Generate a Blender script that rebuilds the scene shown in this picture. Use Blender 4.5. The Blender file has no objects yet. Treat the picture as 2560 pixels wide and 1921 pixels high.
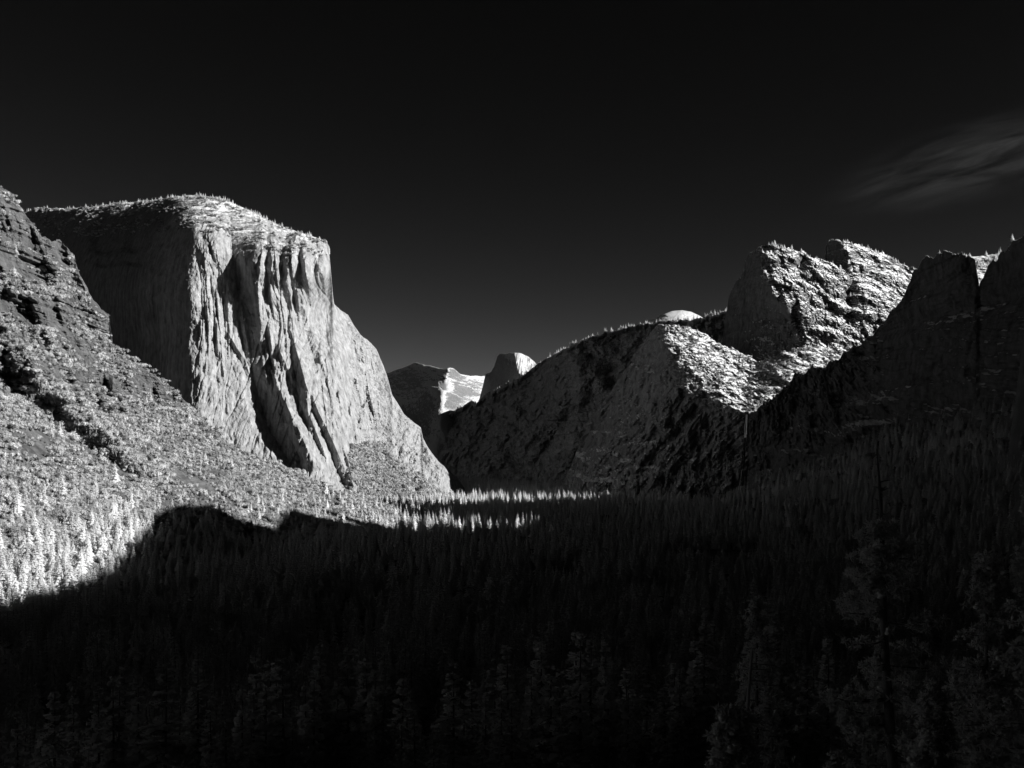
import bpy, math, random
import numpy as np
from mathutils import Vector

random.seed(7)
RNG = np.random.default_rng(11)
F = 2770.0; CX = 1280.0; CY = 1150.0            # focal length and horizon of the view, in photo pixels
scene = bpy.context.scene
COL = scene.collection

# ------------------------------------------------------------------ camera
cd = bpy.data.cameras.new('camera'); cam = bpy.data.objects.new('camera', cd); COL.objects.link(cam)
cd.sensor_fit = 'HORIZONTAL'; cd.sensor_width = 36.0; cd.lens = 36.0 * F / 2560.0
cd.shift_y = (CY - 960.5) / 2560.0
cd.clip_start = 1.0; cd.clip_end = 90000.0
cam.location = (0, 0, 0); cam.rotation_euler = (math.radians(90), 0, 0)
scene.camera = cam

# ------------------------------------------------------------------ light
SUN_EL = math.radians(22.0); SUN_AZ = math.radians(105.0)      # azimuth clockwise from the view axis
L = np.array([math.sin(SUN_AZ) * math.cos(SUN_EL), math.cos(SUN_AZ) * math.cos(SUN_EL), math.sin(SUN_EL)])
sl = bpy.data.lights.new('sun', 'SUN'); sl.energy = 5.0; sl.angle = math.radians(0.5); sl.color = (1.0, 1.0, 1.0)
so = bpy.data.objects.new('sun', sl); COL.objects.link(so)
so.rotation_euler = Vector(L.tolist()).to_track_quat('Z', 'Y').to_euler()

world = bpy.data.worlds.new('World'); scene.world = world; world.use_nodes = True
wn = world.node_tree.nodes; wl = world.node_tree.links; wn.clear()
def N(nodes, t, **k):
    n = nodes.new(t)
    for a, b in k.items(): setattr(n, a, b)
    return n
wo = N(wn, 'ShaderNodeOutputWorld'); bg = N(wn, 'ShaderNodeBackground')
sky = N(wn, 'ShaderNodeTexSky'); sky.sky_type = 'NISHITA'; sky.sun_disc = False
sky.sun_elevation = SUN_EL; sky.sun_rotation = SUN_AZ
sky.altitude = 1300; sky.dust_density = 0.6; sky.ozone_density = 1.0
sep = N(wn, 'ShaderNodeSeparateColor'); wl.new(sky.outputs[0], sep.inputs[0])
SKY_GAMMA, SKY_GAIN = 3.0, 0.0054
pw = N(wn, 'ShaderNodeMath', operation='POWER'); wl.new(sep.outputs[0], pw.inputs[0]); pw.inputs[1].default_value = SKY_GAMMA
ml = N(wn, 'ShaderNodeMath', operation='MULTIPLY'); wl.new(pw.outputs[0], ml.inputs[0]); ml.inputs[1].default_value = SKY_GAIN
# thin cirrus high in the south-east
tc = N(wn, 'ShaderNodeTexCoord')
mp = N(wn, 'ShaderNodeMapping', vector_type='TEXTURE'); wl.new(tc.outputs['Generated'], mp.inputs[0])
mp.inputs['Rotation'].default_value = (0, math.radians(-13), 0); mp.inputs['Scale'].default_value = (0.075, 0.075, 0.012)
nz = N(wn, 'ShaderNodeTexNoise'); nz.inputs['Scale'].default_value = 1.1; nz.inputs['Detail'].default_value = 7; nz.inputs['Roughness'].default_value = 0.6
nz.inputs['Distortion'].default_value = 0.5
wl.new(mp.outputs[0], nz.inputs['Vector'])
cr = N(wn, 'ShaderNodeMapRange'); wl.new(nz.outputs[0], cr.inputs[0]); cr.inputs[1].default_value = 0.38; cr.inputs[2].default_value = 0.72
cdir = Vector(((2440 - CX) / F, 1, (CY - 400) / F)).normalized()
sb = N(wn, 'ShaderNodeVectorMath', operation='SUBTRACT'); wl.new(tc.outputs['Generated'], sb.inputs[0]); sb.inputs[1].default_value = cdir
rt = N(wn, 'ShaderNodeMapping', vector_type='TEXTURE'); wl.new(sb.outputs[0], rt.inputs[0])
rt.inputs['Rotation'].default_value = (0, math.radians(-12), 0); rt.inputs['Scale'].default_value = (0.110, 0.110, 0.030)
ln = N(wn, 'ShaderNodeVectorMath', operation='LENGTH'); wl.new(rt.outputs[0], ln.inputs[0])
mr = N(wn, 'ShaderNodeMapRange', interpolation_type='SMOOTHSTEP'); wl.new(ln.outputs['Value'], mr.inputs[0])
mr.inputs[1].default_value = 1.25; mr.inputs[2].default_value = 0.1
cm = N(wn, 'ShaderNodeMath', operation='MULTIPLY'); wl.new(cr.outputs[0], cm.inputs[0]); wl.new(mr.outputs[0], cm.inputs[1])
cs = N(wn, 'ShaderNodeMath', operation='MULTIPLY'); wl.new(cm.outputs[0], cs.inputs[0]); cs.inputs[1].default_value = 0.19
ad = N(wn, 'ShaderNodeMath', operation='ADD'); of = N(wn, 'ShaderNodeMath', operation='ADD'); wl.new(ml.outputs[0], of.inputs[0]); of.inputs[1].default_value = 0.003
wl.new(of.outputs[0], ad.inputs[0]); wl.new(cs.outputs[0], ad.inputs[1])
wl.new(ad.outputs[0], bg.inputs['Color']); bg.inputs['Strength'].default_value = 0.1
wl.new(bg.outputs[0], wo.inputs[0])
scene.view_settings.view_transform = 'Standard'; scene.view_settings.look = 'None'
scene.view_settings.exposure = 1.0; scene.view_settings.gamma = 1.0

# ------------------------------------------------------------------ numpy noise
_perm = np.random.default_rng(3).permutation(256).astype(np.int32); _perm = np.concatenate([_perm, _perm, _perm])
_g = np.random.default_rng(4).normal(size=(256, 3)); _g /= np.linalg.norm(_g, axis=1)[:, None]
def pnoise(x, y, z):
    xi = np.floor(x).astype(np.int64); yi = np.floor(y).astype(np.int64); zi = np.floor(z).astype(np.int64)
    xf = x - xi; yf = y - yi; zf = z - zi
    u = xf**3 * (xf * (xf * 6 - 15) + 10); v = yf**3 * (yf * (yf * 6 - 15) + 10); w = zf**3 * (zf * (zf * 6 - 15) + 10)
    xi &= 255; yi &= 255; zi &= 255
    out = 0
    for dx in (0, 1):
        wx = u if dx else 1 - u
        for dy in (0, 1):
            wy = v if dy else 1 - v
            for dz in (0, 1):
                wz = w if dz else 1 - w
                h = _perm[_perm[_perm[(xi + dx) & 255] + ((yi + dy) & 255)] + ((zi + dz) & 255)]
                g = _g[h]
                out = out + wx * wy * wz * (g[..., 0] * (xf - dx) + g[..., 1] * (yf - dy) + g[..., 2] * (zf - dz))
    return out * 1.6
def fbm(x, y, z, o=4, r=0.5, lac=2.03):
    a = 1.0; t = 0
    for i in range(o):
        t = t + a * pnoise(x + 17.3 * i, y + 5.1 * i, z + 9.7 * i); a *= r; x = x * lac; y = y * lac; z = z * lac
    return t
def ridged(x, y, z, o=4, r=0.5, lac=2.07):
    a = 1.0; t = 0
    for i in range(o):
        t = t + a * (1 - 2 * np.abs(pnoise(x + 11.3 * i, y + 3.1 * i, z + 7.7 * i))); a *= r; x = x * lac; y = y * lac; z = z * lac
    return t
def sstep(a, b, x):
    t = np.clip((x - a) / (b - a), 0, 1); return t * t * (3 - 2 * t)
def steps(x, z, lam, amp, seed, lean=0.0):
    q = (z + lean * x) / lam + .9 * fbm(x / (lam * 2.2), x * 0 + seed, z / (lam * 2.5), 3, .6); f = q - np.floor(q)
    return amp * (sstep(.55, 1.0, f) - f) * (.45 + .55 * sstep(-.3, .4, fbm(x / (lam * 1.5), x * 0 + seed + 5, z / lam, 3)))
def poly(pts):
    p = np.array(pts, float); return lambda q: np.interp(q, p[:, 0], p[:, 1])
def tps(ctrl):
    c = np.array(ctrl, float); X = c[:, :2] / 500.0; n = len(c)
    def U(r2): return 0.5 * r2 * np.log(np.maximum(r2, 1e-12))
    d2 = ((X[:, None] - X[None])**2).sum(-1)
    A = np.zeros((n + 3, n + 3)); A[:n, :n] = U(d2) + np.eye(n) * 0.0005
    A[:n, n] = 1; A[:n, n + 1:] = X; A[n, :n] = 1; A[n + 1:, :n] = X.T
    w = np.linalg.solve(A, np.concatenate([c[:, 2], [0, 0, 0]]))
    def f(px, py):
        qx = px / 500.0; qy = py / 500.0; o = w[n] + w[n + 1] * qx + w[n + 2] * qy
        for i in range(n): o = o + w[i] * U((qx - X[i, 0])**2 + (qy - X[i, 1])**2)
        return o
    return f

# ------------------------------------------------------------------ object helpers
def tag(o, label=None, cat=None, group=None, kind=None):
    if label: o['label'] = label
    if cat: o['category'] = cat
    if group: o['group'] = group
    if kind: o['kind'] = kind
    return o
def mesh_np(name, V, quads=None, tris=None, mats=(), midx=None, smooth=False):
    me = bpy.data.meshes.new(name); V = np.ascontiguousarray(V, np.float32)
    q = np.zeros((0, 4), np.int32) if quads is None else np.asarray(quads, np.int32)
    t = np.zeros((0, 3), np.int32) if tris is None else np.asarray(tris, np.int32)
    me.vertices.add(len(V)); me.vertices.foreach_set('co', V.ravel())
    me.loops.add(q.size + t.size); me.loops.foreach_set('vertex_index', np.concatenate([q.ravel(), t.ravel()]))
    n = len(q) + len(t); me.polygons.add(n)
    tot = np.concatenate([np.full(len(q), 4), np.full(len(t), 3)]).astype(np.int32)
    st = np.concatenate([[0], np.cumsum(tot)[:-1]]).astype(np.int32)
    me.polygons.foreach_set('loop_start', st)
    if smooth: me.polygons.foreach_set('use_smooth', np.ones(n, bool))
    for m in mats: me.materials.append(m)
    if midx is not None: me.polygons.foreach_set('material_index', np.asarray(midx, np.int32))
    me.update(calc_edges=True); me.validate()
    return me
def link(name, me, parent=None):
    o = bpy.data.objects.new(name, me); COL.objects.link(o); o.parent = parent; return o
def grid_quads(nr, nc):
    i = np.arange(nr * nc).reshape(nr, nc)
    return np.stack([i[:-1, :-1], i[1:, :-1], i[1:, 1:], i[:-1, 1:]], -1).reshape(-1, 4)

# ------------------------------------------------------------------ materials (a black and white place: every colour is a grey)
def gray(v): return (v, v, v, 1)
def base_mat(name):
    m = bpy.data.materials.new(name); m.use_nodes = True; nt = m.node_tree; nt.nodes.clear()
    o = N(nt.nodes, 'ShaderNodeOutputMaterial'); b = N(nt.nodes, 'ShaderNodeBsdfPrincipled'); nt.links.new(b.outputs[0], o.inputs[0])
    b.inputs['Roughness'].default_value = 0.9; b.inputs['Specular IOR Level'].default_value = 0.15
    return m, nt, b
def mat_rock(name, lo, hi, snow=0.0, dark_west=None, snow_lo=0.6, snow_hi=0.75, bump=6.0, veg=0.0, snow_col=0.62, streak=1.0, zmin=None):
    m, nt, b = base_mat(name); n = nt.nodes; k = nt.links.new
    geo = N(n, 'ShaderNodeNewGeometry')
    mp1 = N(n, 'ShaderNodeMapping'); k(geo.outputs['Position'], mp1.inputs[0]); mp1.inputs['Scale'].default_value = (0.11, 0.05, 0.009)
    n1 = N(n, 'ShaderNodeTexNoise'); k(mp1.outputs[0], n1.inputs['Vector']); n1.inputs['Scale'].default_value = 1.0; n1.inputs['Detail'].default_value = 9; n1.inputs['Roughness'].default_value = 0.62
    n1.inputs['Distortion'].default_value = 0.4
    mp2 = N(n, 'ShaderNodeMapping'); k(geo.outputs['Position'], mp2.inputs[0]); mp2.inputs['Scale'].default_value = (0.05, 0.05, 0.035)
    n2 = N(n, 'ShaderNodeTexNoise'); k(mp2.outputs[0], n2.inputs['Vector']); n2.inputs['Scale'].default_value = 1.0; n2.inputs['Detail'].default_value = 10; n2.inputs['Roughness'].default_value = 0.65
    mx = N(n, 'ShaderNodeMix', data_type='FLOAT'); mx.inputs[0].default_value = 0.5 * streak; k(n2.outputs[0], mx.inputs[2]); k(n1.outputs[0], mx.inputs[3])
    r = N(n, 'ShaderNodeMapRange'); k(mx.outputs[0], r.inputs[0]); r.inputs[1].default_value = 0.36; r.inputs[2].default_value = 0.62
    r.inputs[3].default_value = lo; r.inputs[4].default_value = hi
    col = r.outputs[0]
    if dark_west is not None:          # ragged-edged darker rock in the west, plus that face's shade in the colour
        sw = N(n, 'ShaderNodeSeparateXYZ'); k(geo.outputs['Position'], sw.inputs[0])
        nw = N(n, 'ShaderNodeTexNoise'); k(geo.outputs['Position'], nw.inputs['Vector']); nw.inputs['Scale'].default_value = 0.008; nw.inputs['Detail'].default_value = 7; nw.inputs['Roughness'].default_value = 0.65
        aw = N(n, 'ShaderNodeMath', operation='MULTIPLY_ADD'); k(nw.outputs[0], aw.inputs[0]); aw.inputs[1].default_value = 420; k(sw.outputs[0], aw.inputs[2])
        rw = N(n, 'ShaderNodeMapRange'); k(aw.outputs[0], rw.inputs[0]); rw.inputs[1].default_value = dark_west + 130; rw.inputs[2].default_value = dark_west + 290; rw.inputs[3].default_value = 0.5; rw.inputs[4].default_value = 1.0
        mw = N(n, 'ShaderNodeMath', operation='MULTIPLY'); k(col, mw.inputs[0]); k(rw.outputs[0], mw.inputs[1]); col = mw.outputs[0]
    if snow > 0:
        sx = N(n, 'ShaderNodeSeparateXYZ'); k(geo.outputs['Normal'], sx.inputs[0])
        n3 = N(n, 'ShaderNodeTexNoise'); k(geo.outputs['Position'], n3.inputs['Vector']); n3.inputs['Scale'].default_value = 0.03; n3.inputs['Detail'].default_value = 8; n3.inputs['Roughness'].default_value = 0.7
        a = N(n, 'ShaderNodeMath', operation='MULTIPLY_ADD'); k(n3.outputs[0], a.inputs[0]); a.inputs[1].default_value = 1.1; k(sx.outputs[2], a.inputs[2])
        s = N(n, 'ShaderNodeMapRange', interpolation_type='SMOOTHSTEP'); k(a.outputs[0], s.inputs[0]); s.inputs[1].default_value = snow_lo + 0.55; s.inputs[2].default_value = snow_hi + 0.55
        fac = s.outputs[0]
        if zmin is not None:
            sz = N(n, 'ShaderNodeSeparateXYZ'); k(geo.outputs['Position'], sz.inputs[0])
            zr = N(n, 'ShaderNodeMapRange'); k(sz.outputs[2], zr.inputs[0]); zr.inputs[1].default_value = zmin; zr.inputs[2].default_value = zmin + 60
            mm = N(n, 'ShaderNodeMath', operation='MULTIPLY'); k(fac, mm.inputs[0]); k(zr.outputs[0], mm.inputs[1]); fac = mm.outputs[0]
        ms = N(n, 'ShaderNodeMath', operation='MULTIPLY'); k(fac, ms.inputs[0]); ms.inputs[1].default_value = snow
        mix = N(n, 'ShaderNodeMix', data_type='FLOAT'); k(ms.outputs[0], mix.inputs[0]); k(col, mix.inputs[2]); mix.inputs[3].default_value = snow_col
        col = mix.outputs[0]
    k(col, b.inputs['Base Color'])
    mp4 = N(n, 'ShaderNodeMapping'); k(geo.outputs['Position'], mp4.inputs[0]); mp4.inputs['Scale'].default_value = (0.09, 0.09, 0.035)
    n4 = N(n, 'ShaderNodeTexNoise'); k(mp4.outputs[0], n4.inputs['Vector']); n4.inputs['Scale'].default_value = 1.0; n4.inputs['Detail'].default_value = 6; n4.inputs['Roughness'].default_value = 0.65
    bp = N(n, 'ShaderNodeBump'); k(n4.outputs[0], bp.inputs['Height']); bp.inputs['Distance'].default_value = bump; bp.inputs['Strength'].default_value = 1.0
    k(bp.outputs[0], b.inputs['Normal'])
    return m
def mat_flat(name, lo, hi, scale=0.3, rough=0.9, rand=False, trans=0.0):
    m, nt, b = base_mat(name); n = nt.nodes; k = nt.links.new
    geo = N(n, 'ShaderNodeNewGeometry'); b.inputs['Roughness'].default_value = rough
    t = N(n, 'ShaderNodeTexNoise'); k(geo.outputs['Position'], t.inputs['Vector']); t.inputs['Scale'].default_value = scale; t.inputs['Detail'].default_value = 4
    src = t.outputs[0]
    if rand:
        oi = N(n, 'ShaderNodeObjectInfo'); a = N(n, 'ShaderNodeMath', operation='ADD'); k(src, a.inputs[0]); k(oi.outputs['Random'], a.inputs[1])
        h = N(n, 'ShaderNodeMath', operation='MULTIPLY'); k(a.outputs[0], h.inputs[0]); h.inputs[1].default_value = 0.5; src = h.outputs[0]
    r = N(n, 'ShaderNodeMapRange'); k(src, r.inputs[0]); r.inputs[1].default_value = 0.2; r.inputs[2].default_value = 0.8
    r.inputs[3].default_value = lo; r.inputs[4].default_value = hi; k(r.outputs[0], b.inputs['Base Color'])
    if trans:
        tl = N(n, 'ShaderNodeBsdfTranslucent'); k(r.outputs[0], tl.inputs['Color']); ms = N(n, 'ShaderNodeMixShader'); ms.inputs[0].default_value = trans
        out = [x for x in n if x.type == 'OUTPUT_MATERIAL'][0]; k(b.outputs[0], ms.inputs[1]); k(tl.outputs[0], ms.inputs[2]); k(ms.outputs[0], out.inputs[0])
    return m
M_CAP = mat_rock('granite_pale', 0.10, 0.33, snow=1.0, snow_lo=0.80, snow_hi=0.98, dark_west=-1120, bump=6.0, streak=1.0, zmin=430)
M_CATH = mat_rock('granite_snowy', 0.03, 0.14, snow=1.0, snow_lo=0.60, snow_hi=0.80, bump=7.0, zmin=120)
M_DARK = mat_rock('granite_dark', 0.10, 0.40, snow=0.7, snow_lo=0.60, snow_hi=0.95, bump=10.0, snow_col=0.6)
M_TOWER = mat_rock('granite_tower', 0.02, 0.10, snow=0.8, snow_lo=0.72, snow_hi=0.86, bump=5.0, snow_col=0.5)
M_HILL = mat_rock('hill_rock', 0.03, 0.12, bump=6.0, streak=0.5)
M_FAR = mat_rock('far_granite', 0.05, 0.18, snow=0.6, snow_lo=0.40, snow_hi=0.62, bump=14.0, streak=0.6)
M_GROUND = mat_flat('forest_floor', 0.05, 0.12, 0.05)
M_BUSH = mat_flat('bush_leaves', 0.12, 0.56, 0.10, rand=True, trans=0.25)
M_CONE = mat_flat('conifer_needles', 0.50, 0.80, 0.3, rand=True, trans=0.4)
M_NEAR = mat_flat('pine_needles', 0.46, 0.76, 0.5, rand=True, trans=0.3)
M_BARK = mat_flat('bark', 0.10, 0.22, 1.5)
M_DEAD = mat_flat('dead_wood', 0.25, 0.40, 1.5)
M_SNOW = mat_flat('snow', 0.70, 0.80, 0.5)
M_WATER = mat_flat('falling_water', 0.03, 0.06, 0.2)
M_LC = mat_rock('granite_shoulder', 0.05, 0.24, snow=1.0, snow_lo=0.66, snow_hi=0.86, bump=8.0)

# ------------------------------------------------------------------ landform sheets
SHEETS = {}
def landform(name, label, px0, px1, top, bot, ctrl, nu, nv, relief, mat, jag=3.0, jag_f=0.03, back=((40, -2), (150, -12), (500, -60), (900, -400)), seed=0.0, rows_bias=1.0, top_round=10):
    px = np.linspace(px0, px1, nu); T = poly(top)(px) + jag * fbm(px * jag_f, px * 0 + seed, px * 0 + 3.3, 5, 0.6)
    B = poly(bot)(px); v = np.linspace(0, 1, nv)**rows_bias
    PX = np.repeat(px[None], nv, 0); PY = T[None] + (B - T)[None] * v[:, None]
    f = tps(ctrl); D = f(PX, PY)
    X = (PX - CX) / F * D; Z = (CY - PY) / F * D
    dT = (PY - T[None])
    D = D + relief(PX, PY, X, Z, dT)
    D = D + top_round * np.exp(-np.maximum(dT, 0) / 3.0)            # the brink rolls over
    X = (PX - CX) / F * D; Z = (CY - PY) / F * D
    G = np.stack([X, D, Z], -1)
    rows = []
    for dy, dz in reversed(back):
        t = G[0]; s = (t[:, 1] + dy) / t[:, 1]
        rows.append(np.stack([t[:, 0] * s, t[:, 1] * s, t[:, 2] + dz], -1))
    A = np.concatenate([np.array(rows), G], 0) if rows else G
    me = mesh_np(name, A.reshape(-1, 3), grid_quads(A.shape[0], A.shape[1]), mats=[mat], smooth=False)
    o = link(name, me); tag(o, label, name.replace('_', ' ').split('.')[0], kind='structure')
    SHEETS[label] = dict(G=G, px=px, T=T, B=B, PX=PX, PY=PY)
    return o, SHEETS[label]
def sheet_pts(s, n, mask=None, vmin=0.0, vmax=1.0, rng=RNG):
    """random points on a landform, even in view, thinned by mask(px, py)"""
    nv, nu = s['PX'].shape
    u = rng.random(n) * (nu - 1.001); v = (vmin + rng.random(n) * (vmax - vmin)) * (nv - 1.001)
    i = v.astype(int); j = u.astype(int); fu = (u - j)[:, None]; fv = (v - i)[:, None]; G = s['G']
    P = G[i, j] * (1 - fu) * (1 - fv) + G[i, j + 1] * fu * (1 - fv) + G[i + 1, j] * (1 - fu) * fv + G[i + 1, j + 1] * fu * fv
    nrm = np.cross(G[i + 1, j] - G[i, j], G[i, j + 1] - G[i, j]); nrm /= np.linalg.norm(nrm, axis=1)[:, None] + 1e-9
    nrm *= np.sign(-nrm[:, 1:2] + 1e-9)
    q = CX + F * P[:, 0] / P[:, 1]; w = CY - F * P[:, 2] / P[:, 1]
    if mask is not None:
        k = rng.random(n) < mask(q, w, P, nrm); P = P[k]; q = q[k]; w = w[k]
    return P, q, w

def rib_field(ribs, px, py, mpp, ox=400.0, oy=440.0, sc=0.494, gain=2.0):
    """saw-tooth buttresses: left facet turned from the sun, long right facet towards it"""
    out = np.zeros_like(px)
    for r in ribs:
        p = np.array(r['p'], float); yy = oy + sc * p[:, 1]; xx = ox + sc * p[:, 0]; ww = sc * p[:, 2]
        c = np.interp(py, yy, xx); w = np.interp(py, yy, ww); fade = sstep(yy[0] - 14, yy[0] + 6, py) * (1 - sstep(yy[-1] - 10, yy[-1] + 30, py))
        A = gain * mpp * w * r.get('g', 1.0) * fade; wl_ = w * r.get('l', 1.5) + 4; wr = w * r.get('r', 1.5) + 6
        t = px - c
        d = np.where(t < -w, np.clip((t + w + wl_) / wl_, 0, 1) * 0.5,
            np.where(t < 0, 0.5 - (t + w) / np.maximum(w, 0.5), -0.5 * np.clip(1 - t / wr, 0, 1)))
        out += A * d
    return out

def random_ribs(seed, n, x, y, ws, lean, step=(14, 26), segs=(3, 8), g=(.7, 1.1), jit=.22):
    r = np.random.default_rng(seed); out = []
    for k in range(n):
        x0 = r.uniform(*x); y0 = r.uniform(*y); m = r.integers(*segs); wm = ws[0] + (ws[1] - ws[0]) * r.random()**2; pts = []
        for i in range(m):
            pts.append((x0, y0, wm * math.sin(math.pi * (i + .6) / (m + .2)) * r.uniform(.6, 1.2) + .6)); st = r.uniform(*step); x0 += (lean + r.normal(0, jit)) * st; y0 += st
        out.append(dict(p=pts, g=r.uniform(*g), l=r.uniform(.8, 2.6), r=r.uniform(.8, 2.6)))
    return out
# ---- the great wall
RIBS = [
 dict(p=[(262,360,8),(275,420,10)], g=.8), dict(p=[(322,520,8),(332,620,12),(335,720,10)], g=.8),
 dict(p=[(290,820,5),(312,940,12),(325,1000,14)], g=.8),
 dict(p=[(235,760,6),(238,900,8),(230,1000,8)], g=.7),
 dict(p=[(520,220,165),(512,430,140),(495,560,95),(505,700,75),(535,850,80),(548,960,85),(590,1060,110),(640,1160,130),(700,1280,150),(775,1450,120)], g=.56, l=.5, r=.4),
 dict(p=[(430,420,30),(442,520,34),(415,600,20)], g=.9), dict(p=[(462,480,18),(468,560,22),(480,640,14),(505,760,16)], g=.8),
 dict(p=[(400,560,6),(420,720,22),(445,860,26),(462,940,22)], g=.8),
 dict(p=[(348,800,5),(395,880,22),(430,930,26),(455,1010,20)], g=.7),
 dict(p=[(578,262,34),(570,430,34),(558,500,14),(556,620,10)], g=1.0),
 dict(p=[(560,760,16),(560,820,22),(548,905,22)], g=1.0),
 dict(p=[(692,300,52),(655,445,48),(648,520,14),(660,640,12),(662,780,16),(690,880,22),(722,990,42),(745,1090,48),(748,1190,46),(800,1320,26),(840,1420,24)], g=.95, r=1.2),
 dict(p=[(600,860,10),(612,900,24),(640,960,20),(700,1090,14)], g=.9),
 dict(p=[(738,330,26),(735,480,30),(722,640,42),(745,720,28),(770,800,30),(805,900,34),(812,960,24)], g=.85),
 dict(p=[(790,400,14),(800,500,20)], g=.9), dict(p=[(826,370,22),(822,470,28),(835,560,14),(838,690,18)], g=.95),
 dict(p=[(868,370,10),(872,560,20),(868,640,22),(872,760,16)], g=.9),
 dict(p=[(560,960,12),(615,1100,18),(660,1200,26),(690,1330,30),(740,1440,26)], g=.8),
 dict(p=[(775,1120,14),(800,1190,26),(850,1290,30),(895,1390,34),(935,1480,44),(985,1575,50)], g=1.0),
 dict(p=[(860,1080,4),(880,1200,8),(930,1340,14),(960,1440,16)], g=.8),
 dict(p=[(600,660,6),(620,760,12),(608,860,10)], g=.8), dict(p=[(545,480,10),(560,560,16),(552,640,12)], g=.8),
 dict(p=[(950,1000,4),(958,1140,9),(972,1380,10)], g=.8),
]
N_HAND = len(RIBS)
_r = np.random.default_rng(21)
for _k in range(44):
    x0 = _r.uniform(205, 1120); y0 = _r.uniform(300 if x0 < 870 else 760, 1380); n_ = _r.integers(3, 9); pts = []; wmax = _r.choice([4, 6, 9, 14, 20], p=[.35, .25, .2, .15, .05])
    for _i in range(n_):
        pts.append((x0, y0, (wmax * (.25 if (345 < x0 < 520 and y0 < 800) or (470 < x0 < 640 and y0 > 980) or (x0 < 470 and y0 > 820) else 1)) * math.sin(math.pi * (_i + .6) / (n_ + .2)) * _r.uniform(.6, 1.2) + 1))
        sl_ = .04 + .42 * float(sstep(780, 1150, y0)) * float(sstep(420, 640, x0)) * (1 - .6 * float(sstep(880, 980, x0))) + _r.normal(0, .05); st_ = _r.uniform(26, 56)
        x0 += sl_ * st_; y0 += st_
    RIBS.append(dict(p=pts, g=_r.uniform(.7, 1.1), l=_r.uniform(1, 3), r=_r.uniform(1, 3)))
cap_top = [(0,560),(60,530),(100,520),(160,522),(250,515),(330,505),(400,500),(445,490),(500,488),(560,497),(620,525),(700,565),(760,585),(800,598),(818,604),(824,640),(829,700),(833,745),(836,762),(870,790),(900,835),(940,870),(955,905),(968,940),(980,985),(1010,1035),(1035,1058),(1052,1070),(1058,1100),(1080,1140),(1110,1170),(1150,1210),(1165,1240),(1180,1265)]
cap_bot = [(0,1000),(450,1100),(700,1250),(900,1300),(1180,1300)]
cap_ctrl = [(0,560,5100),(0,900,4900),(130,530,4650),(130,640,4300),(130,900,4150),(250,520,4250),(250,620,3950),(250,850,3800),(250,1000,3750),(380,505,3950),(380,600,3600),(380,850,3480),(380,1000,3450),
 (470,560,3420),(490,650,3300),(478,750,3260),(480,900,3220),(480,1050,3150),(450,488,3800),(450,520,3620),
 (560,500,3720),(560,560,3420),(560,700,3340),(560,900,3290),(560,1050,3200),(600,1150,3150),
 (700,565,3600),(700,610,3400),(700,800,3360),(700,1000,3290),(720,1180,3170),(820,605,3560),(815,700,3480),(815,900,3430),(860,1050,3370),(860,1250,3200),(900,1300,3180),
 (836,762,3760),(860,860,3660),(900,835,3900),(900,1000,3620),(950,1000,3760),(955,905,4060),(980,1000,3950),(950,1110,3640),(1000,1120,3740),(1050,1072,4060),(1040,1200,3640),(1000,1250,3450),(1100,1180,3860),(1150,1215,4050),(1150,1290,3800),(1180,1265,4200)]
RIBS += random_ribs(61, 28, (540, 880), (280, 1150), (6, 30), .12, (34, 70), (3, 10), (.8, 1.2), .07)
RIBS += random_ribs(63, 26, (215, 345), (340, 900), (4, 18), .04, (34, 70), (3, 9), (.7, 1.1), .05)
RIBS += random_ribs(62, 70, (880, 1130), (760, 1250), (4, 16), .15, (18, 40), (2, 6), (.8, 1.2), .12)
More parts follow.
